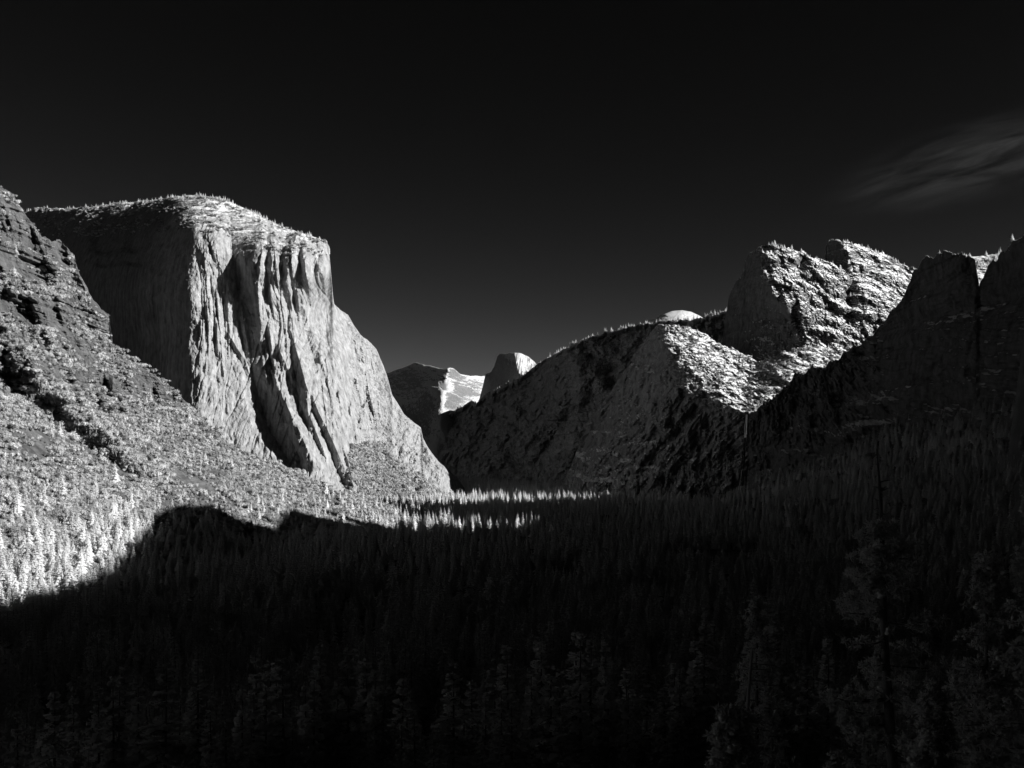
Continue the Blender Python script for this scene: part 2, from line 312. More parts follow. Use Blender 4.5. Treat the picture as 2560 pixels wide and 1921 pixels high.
def cap_relief(px, py, x, z, dT):
    apron = sstep(840, 940, py) * (1 - sstep(640, 690, px - (py - 900) * .35)) * sstep(478, 500, px + (py - 700) * 0.06)
    r = rib_field(RIBS[:N_HAND], px, py, 3400 / F, gain=2.0) + (1 - .8 * apron) * rib_field(RIBS[N_HAND:], px, py, 3400 / F, gain=1.9)
    west = 1 - sstep(478, 500, px + (py - 700) * 0.06)
    face = (1 - west)
    east = sstep(-10, 30, px - np.interp(py, [600, 760, 1080, 1260], [900, 850, 872, 905]))
    apron = sstep(860, 960, py) * (1 - sstep(640, 690, px - (py - 900) * .35)) * face
    rec = sstep(566, 580, px) * (1 - sstep(640, 655, px)) * (1 - sstep(760, 830, py))
    rough = (1 - 0.65 * west) * (1 - .55 * apron) * (1 - .25 * rec)
    wx = x + 5 * fbm(x / 60, x * 0 + 3, z / 120, 3) - z * .12 * sstep(550, 700, px) 
    r = r + 8 * rough * ridged(wx / 95, x * 0 + 1.5, z / 420 + x / 900, 3, 0.5)
    r = r + 3.6 * rough * fbm(wx / 30, x * 0 + 4.5, z / 190, 5, 0.60) + 1.0 * rough * ridged(wx / 16, x * 0 + 2.5, z / 50, 3, .6)
    r = r + 7 * face * np.maximum(0, ridged(x / 55 + z / 300, x * 0 + 7.5, z / 130 - x / 200, 3, 0.6) - 0.6)
    r = r + 20 * east * fbm(wx / 45, x * 0 + 1.1, z / 60, 6, 0.66) + 14 * east * ridged(wx / 60, x * 0 + 5.1, z / 110, 4, .6)
    r = r + face * (steps(wx, z, 75, 10, 41.0, .6) + steps(wx, z, 28, 4, 43.0, -.5)) * (1 - .5 * apron) + 1.5 * fbm(x / 8, x * 0 + 3, z / 11, 3, .6)
    j1 = np.abs(pnoise(wx / 42 + 3, x * 0 + 31, z / 260)); j2 = np.abs(pnoise(wx / 17 + 9, x * 0 + 37, z / 90)); r = r + face * (5.5 * np.exp(-(j1 / .05)**2) + 2.4 * np.exp(-(j2 / .07)**2))
    tal = sstep(0, 30, py - np.interp(px, [880, 960, 1040, 1160], [1105, 1090, 1080, 1180])) * sstep(870, 900, px)
    r = r + tal * 10 * ridged(x / 45, x * 0 + 2, z / 55, 4, 0.55)
    top = np.exp(-dT / 14.0); r = r + 8 * top * fbm(x / 25, x * 0, z / 18, 4, 0.6)
    r = r + west * 60 * np.exp(-dT / 16.0) * (.6 + fbm(x / 120, x * 0 + 3, z / 30, 3))
    r = r + west * sstep(40, 90, 478 - px) * steps(x, z, 90, 16, 17.0, -.2)
    # ledges on the shaded west face
    for (ly, lx0, lx1, a) in ((633, 240, 345, 26), (665, 235, 350, 18), (618, 330, 470, 9), (560, 340, 420, 12)):
        yy = ly - 0.05 * (px - lx0) + 4 * np.sin(px / 13.0)
        r = r + a * west * sstep(yy + 8, yy - 8, py) * sstep(lx0 - 20, lx0 + 15, px) * (1 - sstep(lx1 - 15, lx1 + 20, px))
    return r
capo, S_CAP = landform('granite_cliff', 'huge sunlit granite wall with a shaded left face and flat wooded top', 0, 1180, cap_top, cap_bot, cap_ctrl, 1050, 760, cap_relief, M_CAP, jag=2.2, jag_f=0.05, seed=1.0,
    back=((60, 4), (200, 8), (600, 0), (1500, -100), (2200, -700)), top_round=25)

# ---- left hillside (rocky spur behind, bushy apron in front)
def hill_relief(px, py, x, z, dT):
    wx = x + 40 * fbm(x / 120, x * 0 + 2, z / 120, 3); wz = z + 40 * fbm(x / 120, x * 0 + 7, z / 120, 3); dg = wx + wz * 1.05; al = wz - wx
    up = 1 - sstep(-60, 120, py - np.interp(px, [0, 250, 550, 900], [960, 1040, 1100, 1260]))
    gully = ridged(dg / 230, x * 0 + 2.5, al / 700, 2, 0.5)
    crag = sstep(0.0, 0.45, fbm(wx / 130, x * 0 + 6, wz / 110, 3, 0.5) + 0.35 * np.exp(-dT / 45.0))
    r = (26 + 16 * up) * gully + up * 10 * ridged(x / 60, x * 0 + 3.5, z / 70, 4, 0.6) + up * steps(x, z, 46, 44, 33.0, .5) + (9 + 12 * up) * fbm(wx / 34, x * 0 + 9, wz / 34, 5, 0.65)
    r = r + (.25 + .75 * up) * rib_field(HR, px, py, 1900 / F, 0, 0, 1.0, 2.2) + up * 7 * fbm(x / 9, x * 0 + 3, z / 22, 3, .6)
    rav = np.interp(px, [-60, 0, 60, 150, 260, 380], [960, 985, 1030, 1095, 1175, 1250]); r = r + 82 * np.exp(-((py - rav + 26) / 38.0)**2) * (1 - sstep(280, 430, px))
    return r
HR = random_ribs(41, 210, (-40, 700), (480, 1180), (5, 34), .42, (14, 30), (2, 6), (.8, 1.3)) + random_ribs(42, 420, (-40, 600), (480, 1120), (3, 16), .35, (8, 18), (2, 6), (.8, 1.4))
HR += [dict(p=[(95,590,10),(118,660,34),(150,720,40),(165,770,20)]), dict(p=[(205,700,14),(225,760,26),(246,820,22)]), dict(p=[(60,690,18),(95,760,44),(130,840,52),(150,900,30)]), dict(p=[(300,880,14),(318,920,30),(330,950,16)]), dict(p=[(395,950,14),(420,1000,34),(430,1030,18)]), dict(p=[(120,930,18),(160,990,46),(190,1050,40)]), dict(p=[(240,960,14),(275,1010,36),(300,1060,26)]), dict(p=[(20,800,30),(60,880,56),(90,950,40)])]
hillA_top = [(-60,440),(0,462),(20,476),(50,512),(80,560),(105,595),(150,600),(185,640),(200,690),(225,735),(250,770),(272,790),(282,860),(300,885),(330,900),(360,915),(400,945),(450,985),(480,1020),(510,1050),(545,1080),(558,1110),(580,1120),(620,1130),(700,1165),(760,1190),(830,1218),(900,1250),(960,1268),(1010,1290),(1060,1315),(1100,1330),(1150,1345)]
hillA_bot = [(-60,1620),(0,1600),(400,1490),(800,1410),(1060,1352),(1150,1350)]
hillA_ctrl = [(-60,440,1830),(0,465,1800),(0,800,1500),(0,1000,1330),(0,1250,1120),(0,1600,880),(100,600,1850),(100,900,1530),(200,700,1960),(200,1000,1560),(200,1250,1290),(200,1550,980),(280,830,2000),(300,1000,1700),(300,1200,1450),(400,950,2050),(400,1150,1680),(400,1300,1420),(400,1490,1160),
 (500,1040,2120),(550,1100,2100),(600,1130,2120),(600,1300,1720),(600,1440,1370),(700,1170,2180),(800,1210,2240),(800,1300,1950),(800,1410,1560),(900,1252,2280),(960,1270,2290),(1000,1320,2120),(1060,1318,2280),(1060,1352,1950),(1150,1350,1980)]
hillo, S_HILL = landform('rocky_hillside', 'steep rocky hillside covered with bright trees, on the left', -60, 1150, hillA_top, hillA_bot, hillA_ctrl, 850, 620, hill_relief, M_HILL, jag=7, jag_f=0.045, seed=2.0, top_round=8,
    back=((30, -8), (120, -60), (350, -260), (500, -500)))

hillB_top = [(-60,985),(0,1000),(60,1045),(120,1090),(200,1140),(280,1200),(360,1250),(420,1285),(480,1300),(560,1345),(640,1400)]
hillB_bot = [(-60,1650),(0,1640),(300,1560),(640,1460)]
hillB_ctrl = [(-60,985,1250),(0,1000,1240),(0,1300,1010),(0,1640,800),(120,1090,1290),(120,1350,1050),(200,1140,1320),(200,1600,850),(300,1210,1370),(300,1400,1120),(300,1560,920),(400,1275,1400),(450,1400,1250),(560,1345,1440),(640,1400,1430),(640,1460,1300)]
def hillB_relief(px, py, x, z, dT):
    return 20 * ridged((x + z) / 130, x * 0 + 2.5, (z - x) / 260, 3, 0.5) + 5 * fbm(x / 30, x * 0 + 9, z / 30, 4, 0.6)
hillbo, S_HILLB = landform('wooded_hillside', 'nearer hillside thick with pale leafy trees, at the left edge', -60, 640, hillB_top, hillB_bot, hillB_ctrl, 360, 260, hillB_relief, M_HILL, jag=4, jag_f=0.03, seed=4.0, top_round=8,
    back=((20, -8), (80, -60), (200, -160)))

# ---- far peaks
def rough_relief(a, lx, lz, o=5, seed=0.0, rid=0.5):
    return lambda px, py, x, z, dT: a * ((1 - rid) * fbm(x / lx, x * 0 + seed, z / lz, o, 0.58) + rid * ridged(x / lx * 0.7, x * 0 + seed + 3, z / lz * 0.8, o, 0.55))
# polished long ridge
cr_top = [(930,950),(965,935),(1000,922),(1040,907),(1060,912),(1095,920),(1110,925),(1125,918),(1135,922),(1150,935),(1175,940),(1209,940),(1260,940),(1300,950)]
cr_ctrl = [(930,950,17200),(965,935,16600),(1000,922,15900),(1040,908,15200),(1060,912,14800),(1090,920,14300),(1110,925,13950),(1117,921,13800),(1125,919,13900),(1150,935,14700),(1175,940,15500),(1210,940,16300),(1260,940,17000),(1300,950,17500),(940,1000,15900),(1000,1000,14900),(1060,1000,13900),(1105,985,13200),(1120,985,13100),(1140,955,14000),(1170,970,14700),(1160,990,14300),(1200,1000,15200),(1000,1060,13800),(1060,1060,12900),(1120,1060,12300),(1200,1060,13600),(1300,1060,15500)]
cr_ctrl = [(a, b, c + 2600) for a, b, c in cr_ctrl]
landform('snowy_ridge', 'long far snowy ridge at the head of the valley', 930, 1300, cr_top, [(930,1110),(1300,1110)], cr_ctrl, 380, 220, rough_relief(150, 700, 500, 6, 5.0), M_FAR, jag=2.0, jag_f=0.06, seed=5, back=((300, -20), (1500, -500)), top_round=60)
# mid-distance dome cliffs below the ridge
nd_top = [(940,1060),(1000,1010),(1050,990),(1075,967),(1100,968),(1112,976),(1125,980),(1145,990),(1160,1000),(1185,1008),(1230,1015)]
nd_ctrl = [(940,1060,12500),(1000,1010,11800),(1000,1100,10900),(1050,990,11100),(1075,967,10800),(1070,1020,10200),(1095,967,10500),(1112,976,10200),(1112,1000,9900),(1125,980,10500),(1145,990,11200),(1120,1060,9400),(1060,1150,8700),(1160,1000,11700),(1185,1008,12300),(1160,1050,10500),(1200,1150,9400),(1230,1015,13200),(960,1150,9800)]
landform('granite_dome', 'low far dome with a bright snowy top below the long ridge', 940, 1230, nd_top, [(940,1240),(1230,1240)], nd_ctrl, 300, 260, rough_relief(90, 300, 400, 6, 7.0), M_FAR, jag=2.0, jag_f=0.07, seed=6, back=((250, 10), (700, -20), (900, -300)), top_round=30)
# half dome
hd_top = [(1195,1010),(1207,965),(1214,935),(1228,930),(1236,915),(1244,890),(1252,884),(1266,886),(1278,883),(1292,882),(1306,885),(1322,893),(1337,906),(1349,922),(1360,945)]
hd_ctrl = [(1195,1010,15300),(1207,965,14900),(1214,935,14600),(1230,930,14300),(1236,945,14050),(1244,892,14050),(1252,886,13900),(1240,960,13900),(1262,886,13600),(1262,920,13350),(1276,884,13300),(1284,905,12950),(1297,930,12650),(1310,960,12450),(1290,960,12800),(1297,888,13150),(1320,893,13500),(1330,920,13300),(1345,915,13800),(1290,1010,12600),(1230,1040,13500),(1370,950,14100),(1360,1010,13200),(1340,960,13150)]
landform('granite_dome', 'far half dome with a sheer dark face and a white rounded back', 1195, 1370, hd_top, [(1195,1060),(1370,1060)], hd_ctrl, 260, 260, lambda px, py, x, z, dT: rough_relief(60, 110, 500, 5, 9.0)(px, py, x, z, dT) + 30 * fbm(x / 40, x * 0 + 2, z / 160, 4), M_FAR, jag=0.8, jag_f=0.09, seed=7, back=((200, 0), (800, -250)), top_round=30)
# sentinel dome
sd_top = [(1600,814),(1625,803),(1655,788),(1680,778),(1705,776),(1728,780),(1750,790),(1765,800)]
sd_ctrl = [(1600,812,9000),(1690,774,8800),(1640,815,8350),(1690,800,8300),(1765,803,9100),(1740,815,8500),(1690,900,7900)]
landform('granite_dome', 'smooth pale dome peeping over the wooded rim', 1600, 1765, sd_top, [(1600,850),(1765,850)], sd_ctrl, 180, 70, rough_relief(34, 90, 40, 6, 11.0), M_FAR, jag=0.5, seed=8, back=((300, 0), (900, -200)), top_round=40)

# ---- south rim wall
rim_top = [(960,1180),(1000,1135),(1040,1100),(1075,1075),(1110,1048),(1145,1022),(1175,1008),(1200,1000),(1215,988),(1260,968),(1300,945),(1345,910),(1380,890),(1420,868),(1480,843),(1540,826),(1600,812),(1650,803),(1700,800),(1760,795),(1800,785),(1840,780),(1900,790)]
rim_ctrl = [(960,1180,9600),(1000,1240,8200),(1040,1100,9800),(1060,1170,8600),(1145,1022,9700),(1145,1150,7800),(1100,1240,7000),(1185,1012,9300),(1200,1100,7900),(1200,1240,6300),(1260,970,8600),(1270,1060,7500),(1290,1150,6600),(1345,910,7800),(1350,1000,7000),(1400,1100,6100),(1350,1240,5500),(1420,868,6500),(1395,930,6450),(1425,950,6000),(1446,905,5950),(1480,843,6300),(1480,900,6000),(1440,1000,5950),(1500,1100,5400),(1500,1240,5000),(1560,900,5750),(1560,1000,5350),(1600,812,5900),(1700,800,5700),(1640,900,5400),(1700,1000,5000),(1700,1240,4700),(1800,785,5500),(1900,790,5500),(1850,1000,4900),(1900,1240,4700)]
RR = [dict(p=[(1398,872,6),(1440,900,30),(1452,960,34),(1446,1040,26),(1430,1110,16)], g=1.3, l=.6), dict(p=[(1480,862,12),(1512,930,30),(1500,1010,28),(1480,1080,16)], g=1.2, l=.8), dict(p=[(1300,960,10),(1275,1020,28),(1240,1090,24),(1200,1150,14)], g=1.1),
      dict(p=[(1362,930,14),(1345,1010,30),(1315,1080,26),(1300,1170,16)], g=1.0), dict(p=[(1568,850,14),(1562,940,34),(1530,1030,34),(1490,1130,22)], g=1.1), dict(p=[(1618,840,12),(1622,950,30),(1590,1060,28)], g=1.0), dict(p=[(1215,1020,10),(1180,1080,24),(1130,1150,20)], g=1.0), dict(p=[(1420,1080,12),(1400,1150,28),(1385,1210,20)], g=1.0)]
RR2 = random_ribs(51, 190, (1000, 1700), (850, 1220), (4, 26), -.35, (14, 30), (2, 7))
def rim_relief(px, py, x, z, dT):
    r = rib_field(RR, px, py, 5800 / F, 0, 0, 1.0, 1.8)
    r = r + 150 * ridged(x / 620 - z / 800, x * 0 + 12.4, z / 900, 2, 0.5) + 75 * ridged(x / 190 - z / 300, x * 0 + 12, z / 260, 5, 0.62) + 45 * fbm(x / 50, x * 0 + 2, z / 70, 5, 0.7)
    r = r + rib_field(RR2, px, py, 5800 / F, 0, 0, 1.0, 1.6) + steps(x, z, 260, 260, 3.0, .8) + steps(x, z, 80, 60, 8.0, -.3)
    return r * sstep(0, 14, dT) + 10 * fbm(x / 60, x * 0, z / 60, 3)
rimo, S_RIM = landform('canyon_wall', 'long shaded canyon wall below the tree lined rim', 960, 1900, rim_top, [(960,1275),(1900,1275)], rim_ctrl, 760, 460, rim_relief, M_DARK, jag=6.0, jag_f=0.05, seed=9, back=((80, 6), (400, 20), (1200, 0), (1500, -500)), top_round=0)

# ---- cathedral rocks
hc_top = [(2030,760),(2050,690),(2062,660),(2066,612),(2075,600),(2100,600),(2130,610),(2180,622),(2220,640),(2255,660),(2290,672),(2330,690),(2420,700)]
hc_ctrl = [(2030,760,4900),(2066,612,4800),(2068,640,4600),(2085,600,4560),(2100,640,4480),(2130,612,4560),(2180,622,4650),(2180,660,4420),(2250,700,4400),(2290,672,4750),(2250,800,4000),(2100,760,4150),(2050,860,4050),(2200,900,3850),(2420,700,4900),(2400,860,4300)]
hc_ctrl = [(a, b, c + 280) for a, b, c in hc_ctrl]
HR3 = [dict(p=[(2112,600,40),(2122,640,56),(2118,672,44),(2110,695,16)], g=1.1, l=.3), dict(p=[(2180,628,14),(2205,645,40),(2200,662,18)], g=.9), dict(p=[(2245,695,16),(2265,715,44),(2262,735,18)], g=.9)] + random_ribs(55, 60, (2070, 2350), (620, 880), (5, 26), .15, (12, 26), (2, 6))
def hc_relief(px, py, x, z, dT):
    d = 34 * fbm(x / 100, x * 0 + 4, z / 85, 6, 0.68) + 16 * ridged(x / 200 + z / 200, x * 0 + 9, z / 90, 5, 0.6)
    d = d + steps(x, z, 90, 45, 24.0, .5) + rib_field(HR3, px, py, 4700 / F, 0, 0, 1.0, 1.7)
    for (qx, qy, sx, sy, a) in ((2120, 625, 50, 14, -30), (2190, 700, 45, 14, 30), (2250, 720, 40, 10, 20)):
        d = d + a * np.exp(-((px - qx) / sx)**2 - ((py - qy) / sy)**2)
    return d
hco, S_HC = landform('rock_peak', 'furthest right snowy rock peak with a blunt dark head', 2030, 2420, hc_top, [(2030,930),(2420,930)], hc_ctrl, 440, 360, hc_relief, M_CATH, jag=5, jag_f=0.06, seed=10, back=((60, -5), (300, -120), (600, -600)), top_round=12)
mc_top = [(1790,990),(1803,880),(1812,800),(1822,740),(1836,710),(1860,680),(1864,650),(1875,634),(1895,620),(1915,611),(1945,614),(1975,622),(2010,632),(2040,645),(2075,655),(2120,690),(2200,760),(2330,860)]
mc_ctrl = [(1790,990,4450),(1815,800,4400),(1840,720,4350),(1864,650,4330),(1850,800,4180),(1850,900,4050),(1900,640,4130),(1915,611,4180),(1900,740,4010),(1940,800,3900),(1960,760,3840),(1925,680,3990),(1950,615,4150),(1990,850,3770),(2020,890,3700),(1960,900,3820),(1990,700,3960),(2000,640,4160),(2050,700,4060),(2060,800,3860),(2075,655,4260),(2120,850,3760),(2150,750,4060),(2200,800,3960),(2330,860,3900),(2050,950,3600),(2200,950,3600),(1850,1000,3900)]
MR = [dict(p=[(2036,640,18),(2044,668,52),(2056,700,50),(2064,722,20)], g=1.2, l=.3), dict(p=[(1985,640,10),(1995,660,26),(2002,690,22)], g=1.0), dict(p=[(2165,715,20),(2195,745,50),(2190,785,24)], g=.8), dict(p=[(2070,745,10),(2105,770,34),(2120,790,16)], g=.8)] + random_ribs(53, 90, (1890, 2250), (630, 900), (5, 26), .12, (12, 26), (2, 6))
mc_ctrl = [(a, b, c + 280) for a, b, c in mc_ctrl]
def mc_relief(px, py, x, z, dT):
    lit = sstep(-12, 12, px - np.interp(py, [620, 700, 760, 850, 900], [1895, 1925, 1958, 1995, 2030]))
    r = (1 - lit) * (18 * ridged(x / 80, x * 0 + 5, z / 260, 4, 0.5) + 14 * fbm(x / 30, x * 0 + 4, z / 60, 5, 0.6))
    r = r + lit * (18 * ridged(x / 130 + z / 300, x * 0 + 3, z / 160 - x / 500, 4, 0.6) + 30 * fbm(x / 80, x * 0 + 8, z / 80, 6, 0.68) + rib_field(MR, px, py, 4100 / F, 0, 0, 1.0, 1.5))
    r = r + steps(x, z, 110, 50, 14.0, .35) * (.4 + .6 * lit)
    # the dark hollow under the summit
    for (qx, qy, sx, sy, a) in ((1975, 675, 42, 20, 40), (2000, 690, 26, 24, -32), (1940, 665, 25, 22, 24)):
        r = r + a * np.exp(-((px - qx) / sx)**2 - ((py - qy) / sy)**2)
    return r
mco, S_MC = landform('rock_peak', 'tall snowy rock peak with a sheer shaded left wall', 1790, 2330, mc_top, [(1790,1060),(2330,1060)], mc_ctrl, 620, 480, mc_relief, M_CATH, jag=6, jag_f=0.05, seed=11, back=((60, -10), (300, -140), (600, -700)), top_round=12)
lc_top = [(1390,1262),(1420,1180),(1450,1110),(1490,1030),(1540,960),(1590,880),(1630,825),(1645,812),(1680,814),(1720,818),(1760,832),(1790,856),(1830,872),(1870,888),(1895,905),(1930,900),(1960,880),(2010,868),(2060,872),(2120,870),(2200,850)]
lc_ctrl = [(1390,1262,4700),(1450,1110,4750),(1450,1240,4250),(1540,960,4500),(1550,1100,4150),(1560,1240,3960),(1620,860,4280),(1645,812,4180),(1650,900,4000),(1650,1000,3870),(1640,1130,3850),(1660,1240,3740),(1660,860,3960),(1700,960,3760),(1690,850,3990),(1760,832,4100),(1760,900,3850),(1760,1000,3660),(1800,1030,3580),(1850,1035,3500),(1870,1040,3490),(1790,1070,3640),(1740,1130,3700),(1790,1120,3625),(1850,1150,3540),(1880,1150,3510),(1830,1230,3540),(1740,1230,3650),(1900,1240,3480),(1870,888,3990),(1870,960,3740),(1930,900,3880),(1960,960,3640),(2000,868,3900),(2060,872,3930),(2060,950,3690),(2120,870,3960),(2200,850,3990),(2200,1050,3600),(2100,1240,3500)]
LR2 = random_ribs(52, 120, (1440, 1870), (900, 1200), (4, 20), -.3, (14, 30), (2, 7))
def lc_relief(px, py, x, z, dT):
    edge = np.interp(px, [1600, 1640, 1660, 1700, 1740, 1790, 1850, 1880], [800, 820, 900, 985, 1015, 1035, 1038, 1038])
    lit = sstep(6, -14, py - edge)
    wx = x
    r = (1 - lit) * (rib_field(LR2, px, py, 3800 / F, 0, 0, 1.0, 1.7) + (1 - sstep(1690, 1770, px)) * (steps(x, z, 150, 80, 4.0, .7) + steps(x, z, 50, 26, 9.0, -.4))) + (1 - lit) * (35 * ridged(wx / 240 - z / 330, x * 0 + 1, z / 500, 2) + 26 * ridged(wx / 80 - z / 110, x * 0 + 5, z / 240, 5, 0.6) + 20 * fbm(wx / 30, x * 0 + 4, z / 60, 5, 0.65))
    r = r + lit * (14 * ridged(x / 110, x * 0 + 3, z / 80, 4, 0.6) + 14 * fbm(x / 50, x * 0 + 8, z / 40, 5, 0.66) + steps(x, z, 45, 20, 7.0, .5) + 7 * fbm(x / 17, x * 0 + 1, z / 14, 3, .6))
    for (qx, qy, sx, sy, a) in ((1790, 885, 40, 14, 18), (1730, 870, 40, 18, -12)):
        r = r + a * np.exp(-((px - qx) / sx)**2 - ((py - qy) / sy)**2)
    return r
lco, S_LC = landform('rock_shoulder', 'snowy wooded rock shoulder above the waterfall', 1390, 2200, lc_top, [(1390,1275),(2200,1275)], lc_ctrl, 680, 420, lc_relief, M_LC, jag=5, jag_f=0.05, seed=12, back=((50, -10), (200, -60), (400, -400)), top_round=10)

# ---- the small snowy saddle seen in the notch at the right
sn_top = [(2360,668),(2400,646),(2440,643),(2478,636),(2500,640),(2620,600)]
sn_ctrl = [(2360,660,5300),(2440,630,5400),(2440,700,5100),(2620,560,5500),(2620,720,5200),(2400,720,5000)]
sno, S_SN = landform('snowy_saddle', 'little snowy saddle shining in the notch between two dark crags', 2360, 2620, sn_top, [(2360,800),(2620,800)], sn_ctrl, 200, 120, rough_relief(30, 90, 50, 5, 15.0), M_LC, jag=2, seed=13, back=((60, -5), (200, -300)), top_round=5)

# ---- dark towers on the right
lt_top = [(1868,1062),(1874,1040),(1882,1034),(1905,1015),(1940,985),(1985,940),(2030,918),(2080,905),(2130,872),(2180,845),(2215,800),(2245,760),(2270,715),(2290,675),(2305,652),(2325,642),(2350,634),(2375,636),(2400,640),(2425,645),(2437,655),(2446,700),(2452,735)]
lt_bot = [(1868,1270),(2000,1275),(2200,1240),(2452,1180)]
lt_ctrl = [(1870,1040,3260),(1870,1270,3300),(1905,1015,3200),(1900,1150,3220),(1985,940,3100),(1985,1150,3020),(2080,905,3000),(2080,1100,2860),(2080,1270,2750),(2180,845,2880),(2180,1000,2760),(2245,760,2740),(2300,655,2620),(2300,900,2540),(2250,1200,2480),(2375,636,2440),(2375,900,2400),(2440,660,2360),(2452,735,2330),(2452,1000,2250),(2452,1180,2100)]
def lt_relief(px, py, x, z, dT):
    return 24 * ridged(x / 90, x * 0 + 15, z / 330, 5, 0.6) + 13 * fbm(x / 26, x * 0 + 4, z / 50, 5, 0.66) + steps(x, z, 90, 60, 3.0, .3)
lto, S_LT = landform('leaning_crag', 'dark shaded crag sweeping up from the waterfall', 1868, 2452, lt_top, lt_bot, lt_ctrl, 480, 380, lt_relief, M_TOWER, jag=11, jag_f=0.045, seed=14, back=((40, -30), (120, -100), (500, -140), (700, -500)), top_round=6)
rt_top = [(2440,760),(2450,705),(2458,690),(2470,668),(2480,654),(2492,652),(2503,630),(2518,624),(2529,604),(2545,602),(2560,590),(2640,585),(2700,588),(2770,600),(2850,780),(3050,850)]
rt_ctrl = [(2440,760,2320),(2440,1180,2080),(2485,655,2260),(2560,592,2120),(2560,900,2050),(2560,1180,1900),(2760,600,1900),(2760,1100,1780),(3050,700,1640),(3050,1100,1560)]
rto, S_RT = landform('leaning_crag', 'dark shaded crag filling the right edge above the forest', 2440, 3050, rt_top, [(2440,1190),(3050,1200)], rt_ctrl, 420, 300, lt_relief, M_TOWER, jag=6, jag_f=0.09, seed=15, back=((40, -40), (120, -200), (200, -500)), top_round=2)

# ------------------------------------------------------------------ ground: valley floor, the slope below the camera, the south side ridge
FLOOR = -135.0
def sheet_depth(s, px, py):
    j = int(np.argmin(np.abs(s['px'] - px))); i = int(np.argmin(np.abs(s['PY'][:, j] - py))); return s['G'][i, j, 1]
edge_pts = [(0,1525),(60,1500),(150,1480),(250,1425),(310,1365),(360,1300),(400,1275),(450,1262),(520,1268),(570,1295),(640,1332),(672,1330),(700,1270),(735,1250),(790,1275),(840,1305),(870,1318),(940,1322)]
XC = 900.0; crest = []
for (qx, qy) in edge_pts:
    s = S_HILLB if (qx < 420 and qy > np.interp(qx, [p[0] for p in hillB_top], [p[1] for p in hillB_top])) else S_HILL
    D = sheet_depth(s, qx, qy); P = np.array([(qx - CX) / F * D, D, (CY - qy) / F * D + 4]); t = (XC - P[0]) / L[0]
    c = P + L * t; crest.append((c[1], c[2]))
crest.sort(); print('crest', [(int(a), int(b)) for a, b in crest])
cy_ = [a for a, b in crest]; cz_ = [b for a, b in crest]
cy_ = [-1500, -600, cy_[0] - 150] + cy_; cz_ = [700, 640, cz_[0] + 30] + cz_
ym = cy_[-1]; cy_ += [ym + 20, ym + 120, ym + 190, ym + 300]; cz_ += [262, 262, 400, 410]
def ground_h(x, y):
    n = 7 * fbm(x / 150, y / 150, x * 0 + 1, 4, 0.5)
    # right hillside
    foot = 300 + 0.09 * y; w = 620 + 0.0 * y
    t = np.clip((x - foot) / (w), 0, 1)
    h = FLOOR + 5 * fbm(x / 200, y / 200, x * 0 + 4, 3) + 190 * t**1.25
    # slope the camera stands on
    hill = -3.5 - 0.36 * np.maximum(y, 0) * (1 + 0.0002 * np.maximum(y, 0)) + 0.10 * np.clip(x, -400, 400) + 0.25 * np.minimum(y, 0) * -1
    hill = np.minimum(hill, 60)
    h = np.maximum(h, hill)
    # ridge south of the valley
    zc = np.interp(y, cy_, cz_) ; d = x - XC
    r = np.where(d < 0, zc + d * (1.9 + 6 * sstep(1450, 1700, y)), zc - d * 1.2)
    r = r - 900 * sstep(1905, 1950, y)
    h2 = np.maximum(h, np.minimum(r, zc))
    return h2 + n * 0.5
def grid_terrain(name, x0, x1, y0, y1, nx, ny, zoff=0.0):
    xs = np.linspace(x0, x1, nx); ys = np.linspace(y0, y1, ny); Xg, Yg = np.meshgrid(xs, ys)
    Z = ground_h(Xg, Yg) + zoff
    return mesh_np(name, np.stack([Xg, Yg, Z], -1).reshape(-1, 3), grid_quads(ny, nx)[:, ::-1], mats=[M_GROUND], smooth=True)
g = link('ground', grid_terrain('ground', -2600, 2600, -1500, 9000, 560, 1000)); tag(g, kind='structure')
far = np.array([[-60000, -60000, -175], [60000, -60000, -175], [60000, 60000, -175], [-60000, 60000, -175]], float)
fo = link('far_ground', mesh_np('far_ground', far, [[0, 1, 2, 3]], mats=[M_GROUND])); tag(fo, kind='structure')

# ------------------------------------------------------------------ plants
def leaf_cards(C, R, n, size, rng, out=None, squash=1.0):
    """n small leaf quads scattered on lumps (centres C, radii R)"""
    k = rng.integers(0, len(C), n); d = rng.normal(size=(n, 3)); d /= np.linalg.norm(d, axis=1)[:, None]
    d[:, 2] = np.abs(d[:, 2]) * 0.9 - 0.25 * (rng.random(n) < 0.4)
    p = C[k] + d * R[k][:, None] * (0.75 + 0.35 * rng.random(n))[:, None]
    dn = d + 0.45 * rng.normal(size=(n, 3)); a = np.cross(dn, rng.normal(size=(n, 3))); b = np.cross(a, dn)
    a /= np.linalg.norm(a, axis=1)[:, None]; b /= np.linalg.norm(b, axis=1)[:, None]
    s = size * (0.6 + 0.8 * rng.random(n))[:, None]
    V = np.stack([p - a * s, p - b * s * .7, p + a * s, p + b * s * .7], 1).reshape(-1, 3)
    return V, np.arange(4 * n).reshape(n, 4)
